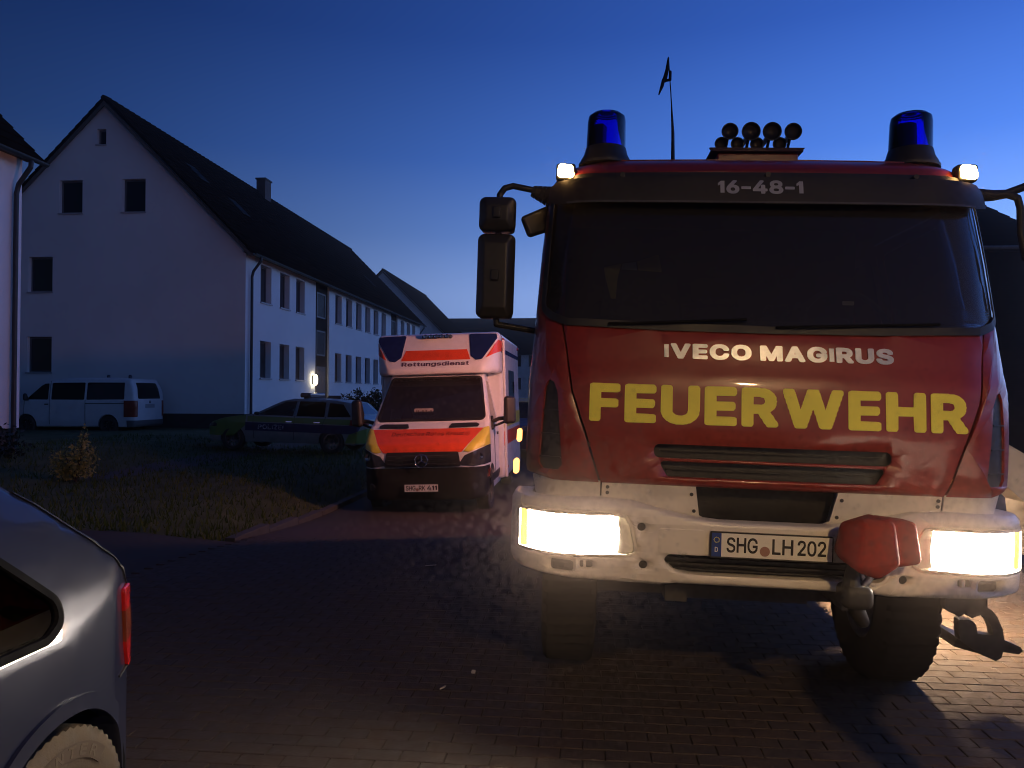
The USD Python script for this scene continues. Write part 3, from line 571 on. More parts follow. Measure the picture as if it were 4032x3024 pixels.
# number plate
def plate(parent, x0, x1, z0, z1, y, texts, band=True, seal=None):
    q = part(parent, 'number_plate', side_prism(rrect(x0 - .006, z0 - .006, x1 + .006, z1 + .006, .008), y - .012, y), blk, 40)
    w = x1 - x0
    part(q, 'face', flat(box(x0 + (.042 * w / .52 if band else 0), z0, x1, z1), y - .0122, .002), platew, False)
    if band:
        part(q, 'blue_band', flat(box(x0, z0, x0 + .042 * w / .52, z1), y - .0122, .002), plateb, False)
        part(q, 'country_letter', flat(text_poly('D', x0 + .014 * w / .52, x0 + .028 * w / .52, z0 + .02, z0 + .042), y - .0143, .0006), platew, False)
        part(q, 'stars', flat(unary_union([Point(x0 + .021 * w / .52 + .0115 * math.sin(k * PI / 6), z1 - .03 + .0115 * math.cos(k * PI / 6)).buffer(.002, 3) for k in range(12)]), y - .0143, .0006), yel, False)
    for t, a, b, fat in texts: part(q, 'characters', flat(text_poly(t, x0 + a * w, x0 + b * w, z0 + .19 * (z1 - z0), z0 + .85 * (z1 - z0), fat), y - .0143, .0006), inkm, False)
    if seal: part(q, 'seal', flat(Point(x0 + seal * w, z0 + .30 * (z1 - z0)).buffer(.21 * (z1 - z0)), y - .0143, .0008), P('seal_print', (.32, .17, .13), .5), False)
    return q
plate(truck, -.272, .248, .872, .976, -.004, (('SHG', .125, .385, .0), ('LH', .505, .68, .0), ('202', .715, .95, .0)), True, .445)
# tow jaw under a red cover, and the hanging lever
part(truck, 'hook_cover', hull_spheres([(.285, -.10, 1.035, .035), (.28, -.10, .935, .04), (.33, -.19, 1.06, .035), (.32, -.20, .91, .045), (.40, -.21, 1.06, .035), (.415, -.21, .93, .04), (.37, -.20, .885, .035), (.29, -.01, .93, .03), (.40, -.02, .885, .03), (.40, -.02, 1.06, .03)], 24), P('red_vinyl', (.24, .02, .013), .75, .0, var=.12, scale=8, bump=.12, bscale=25, spec=.25), 50)
q = part(truck, 'hook_cover', hull_spheres([(.43, -.13, 1.062, .028), (.43, -.13, .905, .028), (.53, -.12, 1.055, .026), (.552, -.12, .925, .026), (.535, -.01, 1.05, .026), (.555, -.01, .92, .026), (.43, -.01, 1.06, .026), (.43, -.01, .90, .026)], 20), P('red_vinyl', (1, 0, 0)), 50)
part(q, 'strap', hull_spheres([(.452, -.15, 1.03, .008), (.458, -.15, .92, .008), (.466, -.142, 1.02, .006), (.470, -.142, .93, .006)]), P('strap', (.10, .010, .008), .8), 40)
part(truck, 'tow_pin', tube([(.40, -.10, .87), (.375, -.11, .83), (.355, -.11, .80)], .016), alu, 40)
part(truck, 'lever', rbox(.255, .385, -.16, -.03, .70, .80, .03) + tube([(.31, -.1, .86), (.30, -.11, .78), (.33, -.1, .69), (.36, -.09, .64)], [.03, .04, .035, .028]), blk, 40)
# roof marker lamps
for s_ in (-1, 1):
    o = np.array([s_ * .985, .405, 2.724 - .010 * (s_ < 0)])
    q = part(truck, 'marker_lamp', hull_spheres([(o[0] - .024, o[1], o[2] - .018, .02), (o[0] + .024, o[1] + .012, o[2] - .018, .02), (o[0] - .022, o[1] + .015, o[2] + .018, .018), (o[0] + .02, o[1] + .02, o[2] + .016, .018)]), marker, 40)
    part(q, 'holder', rbox(o[0] - .05, o[0] + .05, o[1] + .018, o[1] + .09, o[2] - .045, o[2] + .042, .015), blk, 40)
# beacons
domeg = GLASS('beacon_blue', (.10, .06, .95), .05)
for s_ in (-1, 1):
    x, y, z = .78 * s_, .60, 2.785
    q = part(truck, 'beacon', revolve([(0, 0), (.135, 0), (.133, .03), (.116, .06), (.106, .098), (.08, .102), (0, .102)], 40).translate([x, y, z]), blk, 30)
    part(q, 'dome', (revolve([(0, .0), (.104, 0), (.101, .14), (.096, .168), (.078, .183), (.04, .189), (0, .190)], 40) - revolve([(0, -.01), (.100, -.01), (.097, .138), (.092, .163), (.074, .178), (0, .184)], 40)).translate([x, y, z + .099]), domeg, 30)
    part(q, 'reflector', (Manifold.cylinder(.13, .055, .05, 24) if s_ > 0 else rbox(-.075, .02, -.03, .03, 0, .13, .012)).rotate([0, 0, 25 * s_]).translate([x - .025, y, z + .10]), dark, 30)
    part(q, 'bolt_ring', revolve([(.13, 0), (.142, 0), (.142, .014), (.13, .014)], 40).translate([x, y, z]), dark, 30)
# antenna with a ribbon
ax_, ay_ = -.408, .75
an = part(truck, 'antenna', tube([(ax_, ay_, 2.78), (ax_, ay_, 2.84), (ax_ - .006, ay_, 3.02), (ax_ - .018, ay_, 3.18), (ax_ - .042, ay_, 3.44)], [.02, .011, .009, .0035, .0025], 8), blk, 40)
part(an, 'ribbon', hull_spheres([(ax_ - .043, ay_, 3.435, .005), (ax_ - .048, ay_, 3.37, .010)], 8) + hull_spheres([(ax_ - .048, ay_, 3.37, .010), (ax_ - .06, ay_ + .01, 3.315, .013)], 8) + hull_spheres([(ax_ - .066, ay_, 3.315, .009), (ax_ - .072, ay_, 3.28, .009), (ax_ - .088, ay_, 3.235, .004)], 8) + tube([(ax_ - .030, ay_, 3.36), (ax_ - .030, ay_, 3.315), (ax_ - .058, ay_, 3.31)], .008, 8), P('black_cloth', (.012, .011, .011), .95), 40)
# compressed air horns in two rows on a red box
bq = part(truck, 'horn_box', rbox(-.196, .22, .60, .95, 2.76, 2.868, .01), red, 40)
part(bq, 'lid', bx(-.232, .238, .575, .98, 2.87, 2.879) + side_prism(Polygon([(-.232, 2.879), (-.24, 2.888), (.246, 2.888), (.238, 2.879)]), .575, .60), P('lid_dark', (.06, .014, .011), .6), False)
hornm = P('horn_brown', (.05, .038, .026), .4, metal=.5)
def horn(x, y, z, R, L):
    prof = [(0, L), (.012, L), (.014, L * .4), (R * .45, L * .15), (R, 0), (R - .003, 0), (R * .93, L * .05), (R * .5, L * .09), (0, L * .10)]
    h_ = part(truck, 'horn', revolve(prof, 32).rotate([-90, 0, 0]).translate([x, y, z]), hornm, 40)
    part(h_, 'rim', revolve([(R - .0025, -.003), (R + .0015, -.003), (R + .0015, .005), (R - .0025, .005)], 32).rotate([-90, 0, 0]).translate([x, y, z]), dark, 40)
    return h_
for k, (xx, R) in enumerate(((-.134, .042), (-.025, .047), (.083, .047), (.190, .043))):
    h_ = horn(xx, .60, 2.982, R, .30); part(h_, 'foot', tube([(xx, .66, 2.97), (xx - .01, .70, 2.879)], .008, 8), blk, 40)
for k, (xx, R) in enumerate(((-.172, .033), (-.088, .033), (.012, .033), (.130, .034))):
    h_ = horn(xx, .63, 2.926, R, .22); part(h_, 'foot', tube([(xx, .72, 2.92), (xx, .74, 2.879)], .008, 8), blk, 40)
# mirrors
def mirror_set(s):
    X = lambda x: s * x
    a = part(truck, 'mirror_arm', tube([(X(1.05), .58, 2.625), (X(1.17), .56, 2.652), (X(1.265), .55, 2.668), (X(1.31), .55, 2.656), (X(1.335), .55, 2.62), (X(1.338), .55, 2.0), (X(1.33), .55, 1.93), (X(1.10), .60, 1.90)], .017, 12), blk, 40)
    part(a, 'bellows', cat([cyl((X(1.035 + .022 * k), .585 - .002 * k, 2.612 + .006 * k), (X(1.055 + .022 * k), .583 - .002 * k, 2.618 + .006 * k), .066 - .006 * k, .058 - .006 * k, 16) for k in range(6)]), rub, 40)
    for nm, z0, z1, w in (('wide_mirror', 2.416, 2.600, .098), ('main_mirror', 1.958, 2.404, .100)):
        q = part(truck, nm, hull_spheres([(X(1.34 + dx * (w - .035)), .52 + dy, z, .035) for dx in (-1, 1) for z in (z0 + .035, z1 - .035) for dy in (0,)] + [(X(1.34 + dx * (w - .05)), .50, z, .03) for dx in (-1, 1) for z in (z0 + .06, z1 - .06)] + [(X(1.34 + dx * (w - .03)), .585, z, .02) for dx in (-1, 1) for z in (z0 + .022, z1 - .022)], 20), P('mirror_shell', (.03, .026, .02), .42, .1, bump=.06, bscale=200), 50)
        part(q, 'glass', bx(*sorted((X(1.34 - w + .02), X(1.34 + w - .02))), .606, .609, z0 + .02, z1 - .02), chrome, False)
        part(q, 'clamp', rbox(*sorted((X(1.318), X(1.362))), .455, .475, (z0 + z1) / 2 - .03, (z0 + z1) / 2 + .03, .008), blk, 40)
mirror_set(-1)
# right side: arm with two branches, the mirror itself hangs farther out
a = part(truck, 'mirror_arm', tube([(1.0, .58, 2.625), (1.09, .57, 2.648), (1.17, .56, 2.646), (1.235, .55, 2.652), (1.285, .55, 2.632), (1.30, .55, 2.58), (1.305, .55, 2.45), (1.33, .55, 2.33)], [.045, .036, .028, .022, .018, .018, .018, .018], 12), blk, 40)
part(a, 'branch', tube([(1.21, .55, 2.646), (1.32, .55, 2.69), (1.44, .55, 2.735), (1.56, .55, 2.75), (1.62, .55, 2.70), (1.62, .55, 1.95)], .020, 12), blk, 40)
for z0, z1 in ((1.96, 2.33), (2.40, 2.58)):
    q = part(truck, 'main_mirror' if z0 < 2 else 'wide_mirror', hull_spheres([(1.62 + dx * .065, .54, z, .035) for dx in (-1, 1) for z in (z0 + .035, z1 - .035)]), P('mirror_shell', (1, 0, 0)), 50)
    part(q, 'glass', bx(1.55, 1.69, .576, .579, z0 + .02, z1 - .02), chrome, False)
q = part(truck, 'kerb_mirror', hull_spheres([(-1.195, .55, 2.49, .022), (-1.06, .62, 2.565, .025), (-1.03, .62, 2.48, .022), (-1.165, .55, 2.418, .022)]), P('mirror_shell', (1, 0, 0)), 50)
part(q, 'bracket', tube([(-1.06, .62, 2.53), (-1.0, .70, 2.58)], .02), blk, 40)
# body behind the cab, fenders, wheels, chassis
bodyr = rbox(-1.20, 1.20, 3.05, 6.6, .75, 3.05, .05)
bd = part(truck, 'body', bodyr, red, 40)
for s_ in (-1, 1):
    for k in range(3):
        sh = part(bd, 'roller_shutter', bx(*sorted((s_ * 1.201, s_ * 1.206)), 3.2 + 1.15 * k, 4.25 + 1.15 * k, 1.0, 2.7), alu, False)
    part(bd, 'rail', tube([(s_ * 1.235, 2.98, 1.72), (s_ * 1.235, 2.98, 2.20)], .018), cream, 40)
    ar = side_prism(Polygon([(.62 + 0, .74), (.60, 1.05), (.72, 1.30), (.90, 1.385), (1.5, 1.385), (1.74, 1.25), (1.80, .74), (1.66, .74), (1.62, 1.05), (1.45, 1.20), (.95, 1.20), (.80, 1.05), (.76, .74)]).buffer(-.02).buffer(.02), *sorted((s_ * 1.03, s_ * 1.225)))
    part(truck, 'mudguard', ar, cream, 40)
    for yy, zz, ex in ((.98, 1.14, 0), (1.62, 1.285, .035)):
        part(truck, 'side_marker', hull_spheres([(s_ * (1.235 + ex), y_, z_, .016) for y_ in (yy, yy + .05) for z_ in (zz - .028, zz + .028)]), EM('side_marker_light', (1.0, .42, .10), 4.0), 40)
wm = wheel_meshes(.49, .30, .27, 4, 44, .02)
for s_ in (-1, 1):
    for yy in (1.15, 4.9): add_wheel(truck, wm, s_ * .90, yy, .49, s_, dark, tyre=P('truck_tyre', (.012, .011, .010), .9, spec=.15))
for s_ in (-1, 1):
    part(truck, 'light_block_box', rbox(*sorted((s_ * .62, s_ * 1.12)), 1.80, 2.98, .34, 1.15, .03), P('light_block_box', (.05, .05, .05), .6), 40)  # added boxes that stop lamp light spilling under the chassis
part(truck, 'chassis', bx(-.45, -.35, .15, 6.5, .62, .80) + bx(.35, .45, .15, 6.5, .62, .80) + bx(-.9, .9, 1.08, 1.22, .42, .56) + bx(-.9, .9, 4.83, 4.97, .42, .56) + bx(-.3, .3, .5, 1.9, .55, 1.1), dark, False)
# entry step on the right side
up = [(1.028, .565), (1.03, .531), (1.045, .522), (1.07, .514), (1.091, .501), (1.106, .509), (1.121, .521), (1.139, .509), (1.155, .498), (1.179, .51), (1.197, .517), (1.224, .506), (1.245, .482), (1.261, .442), (1.268, .405), (1.226, .409), (1.181, .413), (1.174, .459), (1.161, .474), (1.143, .48), (1.098, .479), (1.099, .433), (1.106, .38), (1.146, .354), (1.204, .316), (1.276, .287), (1.30, .303), (1.308, .335), (1.386, .328), (1.401, .343), (1.392, .358), (1.313, .388), (1.303, .444), (1.275, .505), (1.25, .536), (1.226, .548), (1.223, .62), (1.028, .62)]
st = part(truck, 'entry_step', side_prism(Polygon(up).buffer(.004), .62, .68), blk, 40)
part(st, 'tread', side_prism(Polygon([(1.10, .33), (1.276, .287), (1.30, .303), (1.12, .37)]).buffer(.003), .68, .98), blk, 40)
part(st, 'hanger', side_prism(Polygon([(1.05, .58), (1.20, .58), (1.20, .75), (1.05, .75)]), .625, .675), dark, False)
# cab interior
itm = P('cab_interior', (.035, .035, .038), .8)
part(truck, 'dashboard', hull_spheres([(x, y, z, .05) for x in (-.95, .95) for y, z in ((.38, 1.80), (.45, 1.92), (.75, 1.86), (.80, 1.5), (.4, 1.5))]), itm, 40)
part(truck, 'rear_wall', bx(-1.0, 1.0, 2.0, 2.04, 1.2, 2.8), itm, False)
for x in (-.58, -.02, .55):
    s_ = part(truck, 'seat', rbox(x - .24, x + .24, 1.15, 1.65, 1.48, 1.62, .05), cloth, 40)
    part(s_, 'seat_back', hull_spheres([(x - .2, 1.62, 1.62, .05), (x + .2, 1.62, 1.62, .05), (x - .18, 1.75, 2.16, .05), (x + .18, 1.75, 2.16, .05)]), cloth, 40)
    part(s_, 'headrest', rbox(x - .13, x + .13, 1.70, 1.79, 2.22, 2.38, .04), cloth, 40)
part(truck, 'steering_wheel', as_man(trimesh.creation.torus(.22, .016)).rotate([62, 0, 0]).translate([.55, .82, 2.0]) + tube([(.55, .82, 2.0), (.55, .62, 1.85)], .03), blk, 40)
part(truck, 'dash_label', bx(.40, .455, .405, .408, 2.055, 2.075), P('label_paper', (.6, .45, .32), .6), False)
for x0, x1 in ((-.55, -.12), (.22, .75)): part(truck, 'wiper', tube([cab(x0 - .2, 1.912, .02), cab(x0, 1.92, .025), cab(x1, 1.945, .018)], .007, 8), P('wiper_black', (.008, .008, .008), .8, spec=.1), 40)
# unseen truck lamps: one lights the ground at right, one the ambulance
rear_light = EM('unseen_rear_light', (1.0, .40, .27), 1000.0)
rear_light2 = EM('unseen_side_light', (1.0, .66, .38), 2800.0)
q = part(truck, 'unseen_side_lamp', rbox(-.05, .03, -.16, .16, -.065, .065, .012).rotate([0, 55, 35]).translate([1.27, 2.1, .98]), blk, 40)  # out of view, placed to light the paving beside the right wheel
part(q, 'lens', front_prism(box(-.14, -.05, .14, .05), .031, .036).rotate([0, 55, 35]).translate([1.27, 2.1, .98]), rear_light2, False)
pl = lambda m: m.rotate([0, 8, 152]).translate([-.20, 7.05, 2.6])
q = part(truck, 'unseen_work_lamp', pl(rbox(-.06, .04, -.14, .14, -.11, .11, .015)), blk, 40)  # unseen behind the body, placed to light the ambulance
part(q, 'lens', pl(front_prism(box(-.12, -.09, .12, .09), .041, .046)), rear_light, False)
part(q, 'arm', tube([(-.20, 7.05, 2.48), (-.20, 7.05, 2.3), (-.20, 6.6, 2.3)], .025), dark, 40)
def T2W(p): return (TRUCK @ np.array([*p, 1.0]))[:3]
# jacket hanging in the cab, with its reflective bands
jk = thing('jacket', 'dark jacket with yellow reflective bands hanging behind the truck windscreen', 'jacket', TRUCK)
part(jk, 'coat', hull_spheres([(-.69, 1.06, 2.28, .06), (-.48, 1.06, 2.30, .07), (-.50, 1.06, 1.75, .10), (-.72, 1.06, 1.75, .08)]) + hull_spheres([(-.5, 1.06, 2.29, .06), (-.40, 1.05, 2.33, .065), (-.36, 1.05, 2.0, .07)]), cloth, 50)
for nm, pl in (('band', [(-.761, 2.314), (-.66, 2.336), (-.68, 2.25), (-.687, 2.132), (-.714, 2.132), (-.749, 2.249)]), ('band', [(-.571, 2.351), (-.45, 2.393), (-.427, 2.291), (-.564, 2.30)])):
    part(jk, nm, flat(Polygon(pl).buffer(-.006).buffer(.006), .975, .004), P('band_yellow', (.55, .38, .08), .6, var=.2, scale=20), False)
part(jk, 'grey_band', flat(Polygon([(-.655, 2.336), (-.576, 2.348), (-.569, 2.30), (-.66, 2.304)]), .976, .004), greyl, False)

# ================================================================ cars: x = u across, y = v from the nose to the tail, z = w up
def carbody(profile, plan, front, L, refine=.09, smooth=8):
    A = front_prism(Polygon(profile), -2, 2)
    B = top_prism(Polygon([(h, v) for v, h in plan] + [(-h, v) for v, h in reversed(plan)]), -.5, 4)
    C = side_prism(Polygon([(h, w) for w, h in front] + [(-h, w) for w, h in reversed(front)]), -1, L + 1)
    t = as_tm((A ^ B ^ C).refine_to_length(refine)); t.merge_vertices()
    trimesh.smoothing.filter_taubin(t, .5, .52, smooth)
    return t
def offset(t, d):
    q = t.copy(); q.vertices = t.vertices + t.vertex_normals * d
    return as_man(q)
class Car:
    def __init__(self, path, t, L, hollow=True, floor=.45, wall=.045):
        self.path, self.L = path, L
        self.base = as_man(t); self.out = offset(t, .006); self.shell = self.out - self.base; self.rim = offset(t, .012) - self.base
        self.inner = offset(t, -wall); self.thin = self.base - offset(t, -.012)
        self.cut = []; self.t = t
        if hollow: self.cut.append(self.inner ^ bx(-3, 3, -1, L + 1, floor, 4))
    def side(self, poly, s): return front_prism(Polygon(poly) if not hasattr(poly, 'geoms') and not isinstance(poly, Polygon) else poly, *((0.25, 2.0) if s > 0 else (-2.0, -0.25)))
    def glass(self, prism, mat, name='side_window', seal=None):
        self.cut.append(prism); q = part(self.path, name, self.thin ^ prism, mat, 40)
        return q
    def patch(self, prism, mat, name, parent=None, thick=False, smooth=40):
        m = (self.rim if thick else self.shell) ^ prism
        return part(parent or self.path, name, m, mat, smooth) if m.num_tri() else None
    def finish(self, mat, name='body'):
        return part(self.path, name, self.base - Manifold.batch_boolean(self.cut, m3.OpType.Add), mat, 40)
def arch(car, v, w, r, depth=.30):
    for s in (-1, 1): car.cut.append(cyl((s * .55, v, w), (s * 1.6, v, w), r, n=40))
def pol(p, r=.03): return Polygon(p).buffer(-r).buffer(r, 5)

# ---------------------------------------------------------------- ambulance
am_roll = .032
AU, AW = np.array([math.cos(am_roll), 0, math.sin(am_roll)]), np.array([-math.sin(am_roll), 0, math.cos(am_roll)])
AO = np.array([-2.52, 11.98, -.40])
amb = thing('ambulance', 'white and orange ambulance van parked behind the fire truck, lettered front', 'ambulance', frame(AO, AU * 1.03, [0, 1.03, 0], AW * 1.03))
awhite = P('ambulance_white', (.78, .76, .74), .35, .4, var=.04)
aor = P('ambulance_orange', (.78, .075, .02), .4, .2, var=.04)
ayel = P('ambulance_yellow', (.70, .60, .06), .4, .2, var=.04)
navy = P('blue_light_cover', (.012, .022, .085), .2, .4, var=.05)
lampg = P('lamp_glass', (.035, .035, .037), .06, var=.3, scale=14, spec=.7)
t = carbody([(0.02, .30), (0, .52), (.02, .80), (.05, 1.06), (.12, 1.14), (.75, 1.46), (1.42, 2.24), (1.62, 2.33), (2.4, 2.36), (2.4, .32)],
            [(-.02, .60), (.05, .80), (.22, .935), (.55, .985), (2.4, .985)], [(.30, .93), (.55, .985), (1.15, .995), (1.45, .965), (2.28, .80), (2.40, .74)], 2.5, .075, 6)
c = Car(amb, t, 2.5, True, .9)
arch(c, .82, .38, .40)
wsA = pol([(-.88, 1.51), (.88, 1.51), (.755, 2.19), (-.755, 2.19)], .05)
c.glass(side_prism(wsA, .5, 1.55), wsglass, 'windscreen')
for s in (-1, 1): c.glass(c.side(pol([(.98, 1.44), (1.78, 1.40), (1.78, 2.12), (1.52, 2.14)], .04), s), darkglass)
c.patch(side_prism(wsA.buffer(.03).difference(wsA.buffer(-.01)), .5, 1.6), blk, 'windscreen_seal')
c.patch(side_prism(Polygon([(-.95, 1.40), (.95, 1.40), (.92, 1.14), (.60, 1.02), (-.60, 1.02), (-.92, 1.14)]).intersection(Polygon([(-.895, 1.365), (.895, 1.365), (.595, 1.00), (-.595, 1.00)])), -.2, .75), aor, 'bonnet_stripe')
for s in (-1, 1):
    f = (lambda g: g) if s > 0 else mir
    c.patch(side_prism(f(Polygon([(.90, 1.37), (1.1, 1.42), (1.1, .98), (.60, .98)])), -.2, .62) - side_prism(f(Polygon([(.5, 1.06), (.72, 1.02), (1.1, 1.14), (1.1, .9), (.5, .9)])), -.3, .6), ayel, 'fender_patch')
    c.patch(side_prism(f(pol([(.32, 1.375), (.80, 1.385), (.82, 1.42), (.76, 1.445), (.36, 1.44)], .012)), .4, .9), blk, 'bonnet_vent', thick=True)
    h_ = c.patch(side_prism(f(pol([(.56, .83), (.66, .97), (.98, 1.10), (1.05, 1.10), (1.02, .82), (.80, .80)], .02)), -.2, .60), lampg, 'headlight', thick=True)
    if h_:
        for x_, z_, r_ in ((.73, .92, .05), (.88, .95, .05)): part(h_, 'reflector', revolve([(0, .0), (r_, .02), (r_, .03), (0, .012)], 20).rotate([90, 0, 0]).translate([s * x_, .10 + .35 * max(0, x_ - .72), z_]), chrome, 40)
    c.patch(c.side(pol([(.35, .60), (.42, .72), (.56, .74), (.50, .60)], .02), s), aor, 'fender_mark')
    c.patch(c.side(Polygon([(.62, .46), (2.4, .46), (2.4, .60), (.62, .60)]), s), blk, 'sill_trim')
    c.patch(c.side(LineString([(1.28, .55), (1.24, 1.36), (1.30, 1.46)]).buffer(.006), s), blk, 'door_gap')
    c.patch(c.side(rrect(1.62, 1.20, 1.80, 1.245, .015), s), blk, 'door_handle', thick=True)
gm_ = c.patch(side_prism(pol([(-.60, .80), (.60, .80), (.56, 1.03), (-.56, 1.03)], .03), -.3, .5), blk, 'grille', thick=True)
for k in range(3): part(gm_, 'grille_bar', rbox(-.54, .54, -.035, -.01, .845 + .06 * k, .862 + .06 * k, .006, 8), dark, 40)
star = part(gm_, 'star_emblem', cat([as_man(trimesh.creation.torus(.098, .009)).rotate([90, 0, 0]).translate([0, -.05, .90])] + [Manifold.batch_hull([Manifold.sphere(.012, 8), Manifold.sphere(.003, 8).translate([.092 * math.sin(a), 0, .092 * math.cos(a)])]).translate([0, -.05, .90]) for a in (0, 2 * PI / 3, 4 * PI / 3)]), chrome, 40)
c.patch(side_prism(Polygon([(-1.1, .2), (1.1, .2), (1.1, .78), (.62, .79), (-.62, .79), (-1.1, .78)]), -.3, .52), P('bumper_grey', (.014, .0135, .013), .7, bump=.05, spec=.2), 'front_bumper')
for s in (-1, 1): c.patch(side_prism(Point(s * .80, .50).buffer(.055), -.3, .4), lampg, 'fog_lamp', thick=True)
c.patch(side_prism(text_poly('Deutsches Rotes Kreuz', -.56, .60, 1.262, 1.318, .01), -.2, .8), P('stripe_ink', (.22, .012, .008), .5), 'bonnet_lettering', smooth=False)
c.patch(side_prism(Point(.66, 1.29).buffer(.034).difference(Point(.66, 1.29).buffer(.026)).union(box(.652, 1.272, .668, 1.308)).union(box(.642, 1.282, .678, 1.298)), -.2, .8), MATS['stripe_ink'], 'bonnet_emblem', smooth=False)
c.finish(awhite, 'cab')
plate(amb, -.27, .25, .43, .54, -.03, (('SHG', .04, .33, .0), ('RK', .43, .62, .0), ('411', .67, .97, .0)), False, .38)
part(amb, 'call_sign', side_prism(rrect(-.30, 1.575, .02, 1.69, .02), .905, .91), P('sign_face', (.42, .36, .33), .6), 40)
part(amb, 'call_sign', side_prism(text_poly('11-83-1', -.275, -.01, 1.60, 1.665, .01), .903, .9045), P('sign_ink', (.12, .08, .07), .6), False)
part(amb, 'dashboard', hull_spheres([(x, y, z, .05) for x in (-.8, .8) for y, z in ((.85, 1.40), (1.0, 1.46), (1.3, 1.38), (1.3, 1.05))]), itm, 40)
for x in (-.48, .48):
    s_ = part(amb, 'seat', hull_spheres([(x - .2, 1.95, 1.15, .05), (x + .2, 1.95, 1.15, .05), (x - .18, 2.05, 1.75, .05), (x + .18, 2.05, 1.75, .05)]), P('seat_cloth', (.10, .09, .08), .9), 40)
    part(s_, 'headrest', rbox(x - .12, x + .12, 2.02, 2.10, 1.80, 1.98, .04), MATS['seat_cloth'], 40)
part(amb, 'seat_bag', hull_spheres([(-.62, 1.5, 1.52, .05), (-.52, 1.5, 1.55, .06), (-.55, 1.5, 1.72, .04)]), P('bag_red', (.35, .05, .03), .7), 40)
# box body with its front over the cab
bxp = [(1.62, .42), (1.95, .42), (1.95, .45), (5.15, .45), (5.15, 2.96), (1.78, 2.98), (1.52, 2.92), (1.30, 2.36), (1.32, 2.28), (1.62, 2.30)]
tb = carbody([(1.92, .40), (5.15, .40), (5.15, 2.96), (1.74, 2.99), (1.60, 2.96), (1.22, 2.36), (1.24, 2.26), (1.92, 2.26)],
             [(1.0, .62), (1.20, .80), (1.40, .97), (1.60, 1.065), (1.75, 1.085), (5.15, 1.085)], [(.40, 1.085), (2.92, 1.085), (2.99, 1.02)], 5.3, .085, 5)
cb = Car(amb, tb, 5.3, False)
for s in (-1, 1):
    f = (lambda g: g) if s > 0 else mir
    cb.patch(side_prism(f(pol([(.555, 2.955), (1.03, 2.945), (1.045, 2.86), (.80, 2.50), (.70, 2.485), (.60, 2.56)], .03)), 1.0, 1.9), navy, 'blue_light', thick=True)
    cb.patch(side_prism(f(Polygon([(.86, 2.52), (1.2, 2.70), (1.2, 2.82), (1.055, 2.83)])), 1.0, 1.95), aor, 'side_stripe')
    cb.patch(cb.side(Polygon([(1.74, 2.62), (5.2, 2.62), (5.2, 2.70), (1.74, 2.70)]), s), navy, 'upper_stripe')
    for k, m_ in enumerate((ayel, aor)): cb.patch(cb.side(Polygon([(1.95, 1.30 - .32 * k), (5.2, 1.30 - .32 * k), (5.2, 1.55 - .32 * k), (1.95, 1.55 - .32 * k)]), s), m_, 'side_stripe')
    cb.patch(cb.side(rrect(2.9, 1.75, 4.0, 2.35, .06), s), darkglass, 'side_window')
    cb.patch(cb.side(LineString([(1.86, .45), (1.86, 2.95)]).buffer(.012), s), blk, 'corner_gap')
    for k in range(2): part(amb, 'corner_lamp', hull_spheres([(s * 1.085, 4.9 - 2.9 * k, 2.86, .035), (s * 1.085, 5.0 - 2.9 * k, 2.86, .035)]), P('lamp_red', (.3, .02, .015), .2), 40)
    part(amb, 'corner_post', rbox(*sorted((s * 1.075, s * 1.125)), 1.96, 2.06, .42, 2.86, .02), awhite, 40)
    for vv in (2.3, 3.4): part(amb, 'side_marker', rbox(*sorted((s * 1.083, s * 1.10)), vv, vv + .1, .55, .60, .006, 8), P('marker_orange', (.7, .25, .03), .25), 40)
    # mirrors
    q = part(amb, 'mirror', hull_spheres([(s * 1.24, .93, 1.46, .06), (s * 1.33, .97, 1.46, .05), (s * 1.25, .93, 1.80, .06), (s * 1.33, .97, 1.80, .05), (s * 1.24, 1.02, 1.6, .06)]), P('mirror_black', (.025, .022, .02), .5), 50)
    part(q, 'arm', tube([(s * .97, 1.02, 1.44), (s * 1.10, .98, 1.49), (s * 1.24, .97, 1.50)], .032, 10) + tube([(s * .97, 1.02, 1.36), (s * 1.10, .98, 1.40), (s * 1.24, .97, 1.46)], .02, 10), MATS['mirror_black'], 40)
    part(q, 'foot', hull_spheres([(s * .985, .94, 1.34, .03), (s * .985, 1.12, 1.34, .03), (s * .97, 1.10, 1.52, .02)]), MATS['mirror_black'], 40)
cb.patch(side_prism(Polygon([(-.53, 2.68), (.53, 2.68), (.60, 2.50), (-.60, 2.50)]), 1.0, 1.9), aor, 'front_stripe')
cb.patch(side_prism(text_poly('Rettungsdienst', -.58, .58, 2.385, 2.475, .02), 1.0, 1.9), P('text_navy', (.10, .05, .08), .5), 'front_lettering', smooth=False)
lb = part(amb, 'front_lamps', rbox(-.26, .26, 1.46, 1.56, 2.885, 2.945, .02), blk, 40)
for k in range(5): part(lb, 'lamp', revolve([(0, .0), (.03, .005), (.036, .0), (.036, .03), (0, .03)], 16).rotate([-90, 0, 0]).translate([-.19 + .095 * k, 1.435, 2.918]), chrome, 40)
cb.finish(awhite, 'box_body')
aw = wheel_meshes(.35, .22, .215, 5, 40, .006)
for s in (-1, 1):
    for vv in (.82, 4.3): add_wheel(amb, aw, s * .86, vv, .35, s, dark)

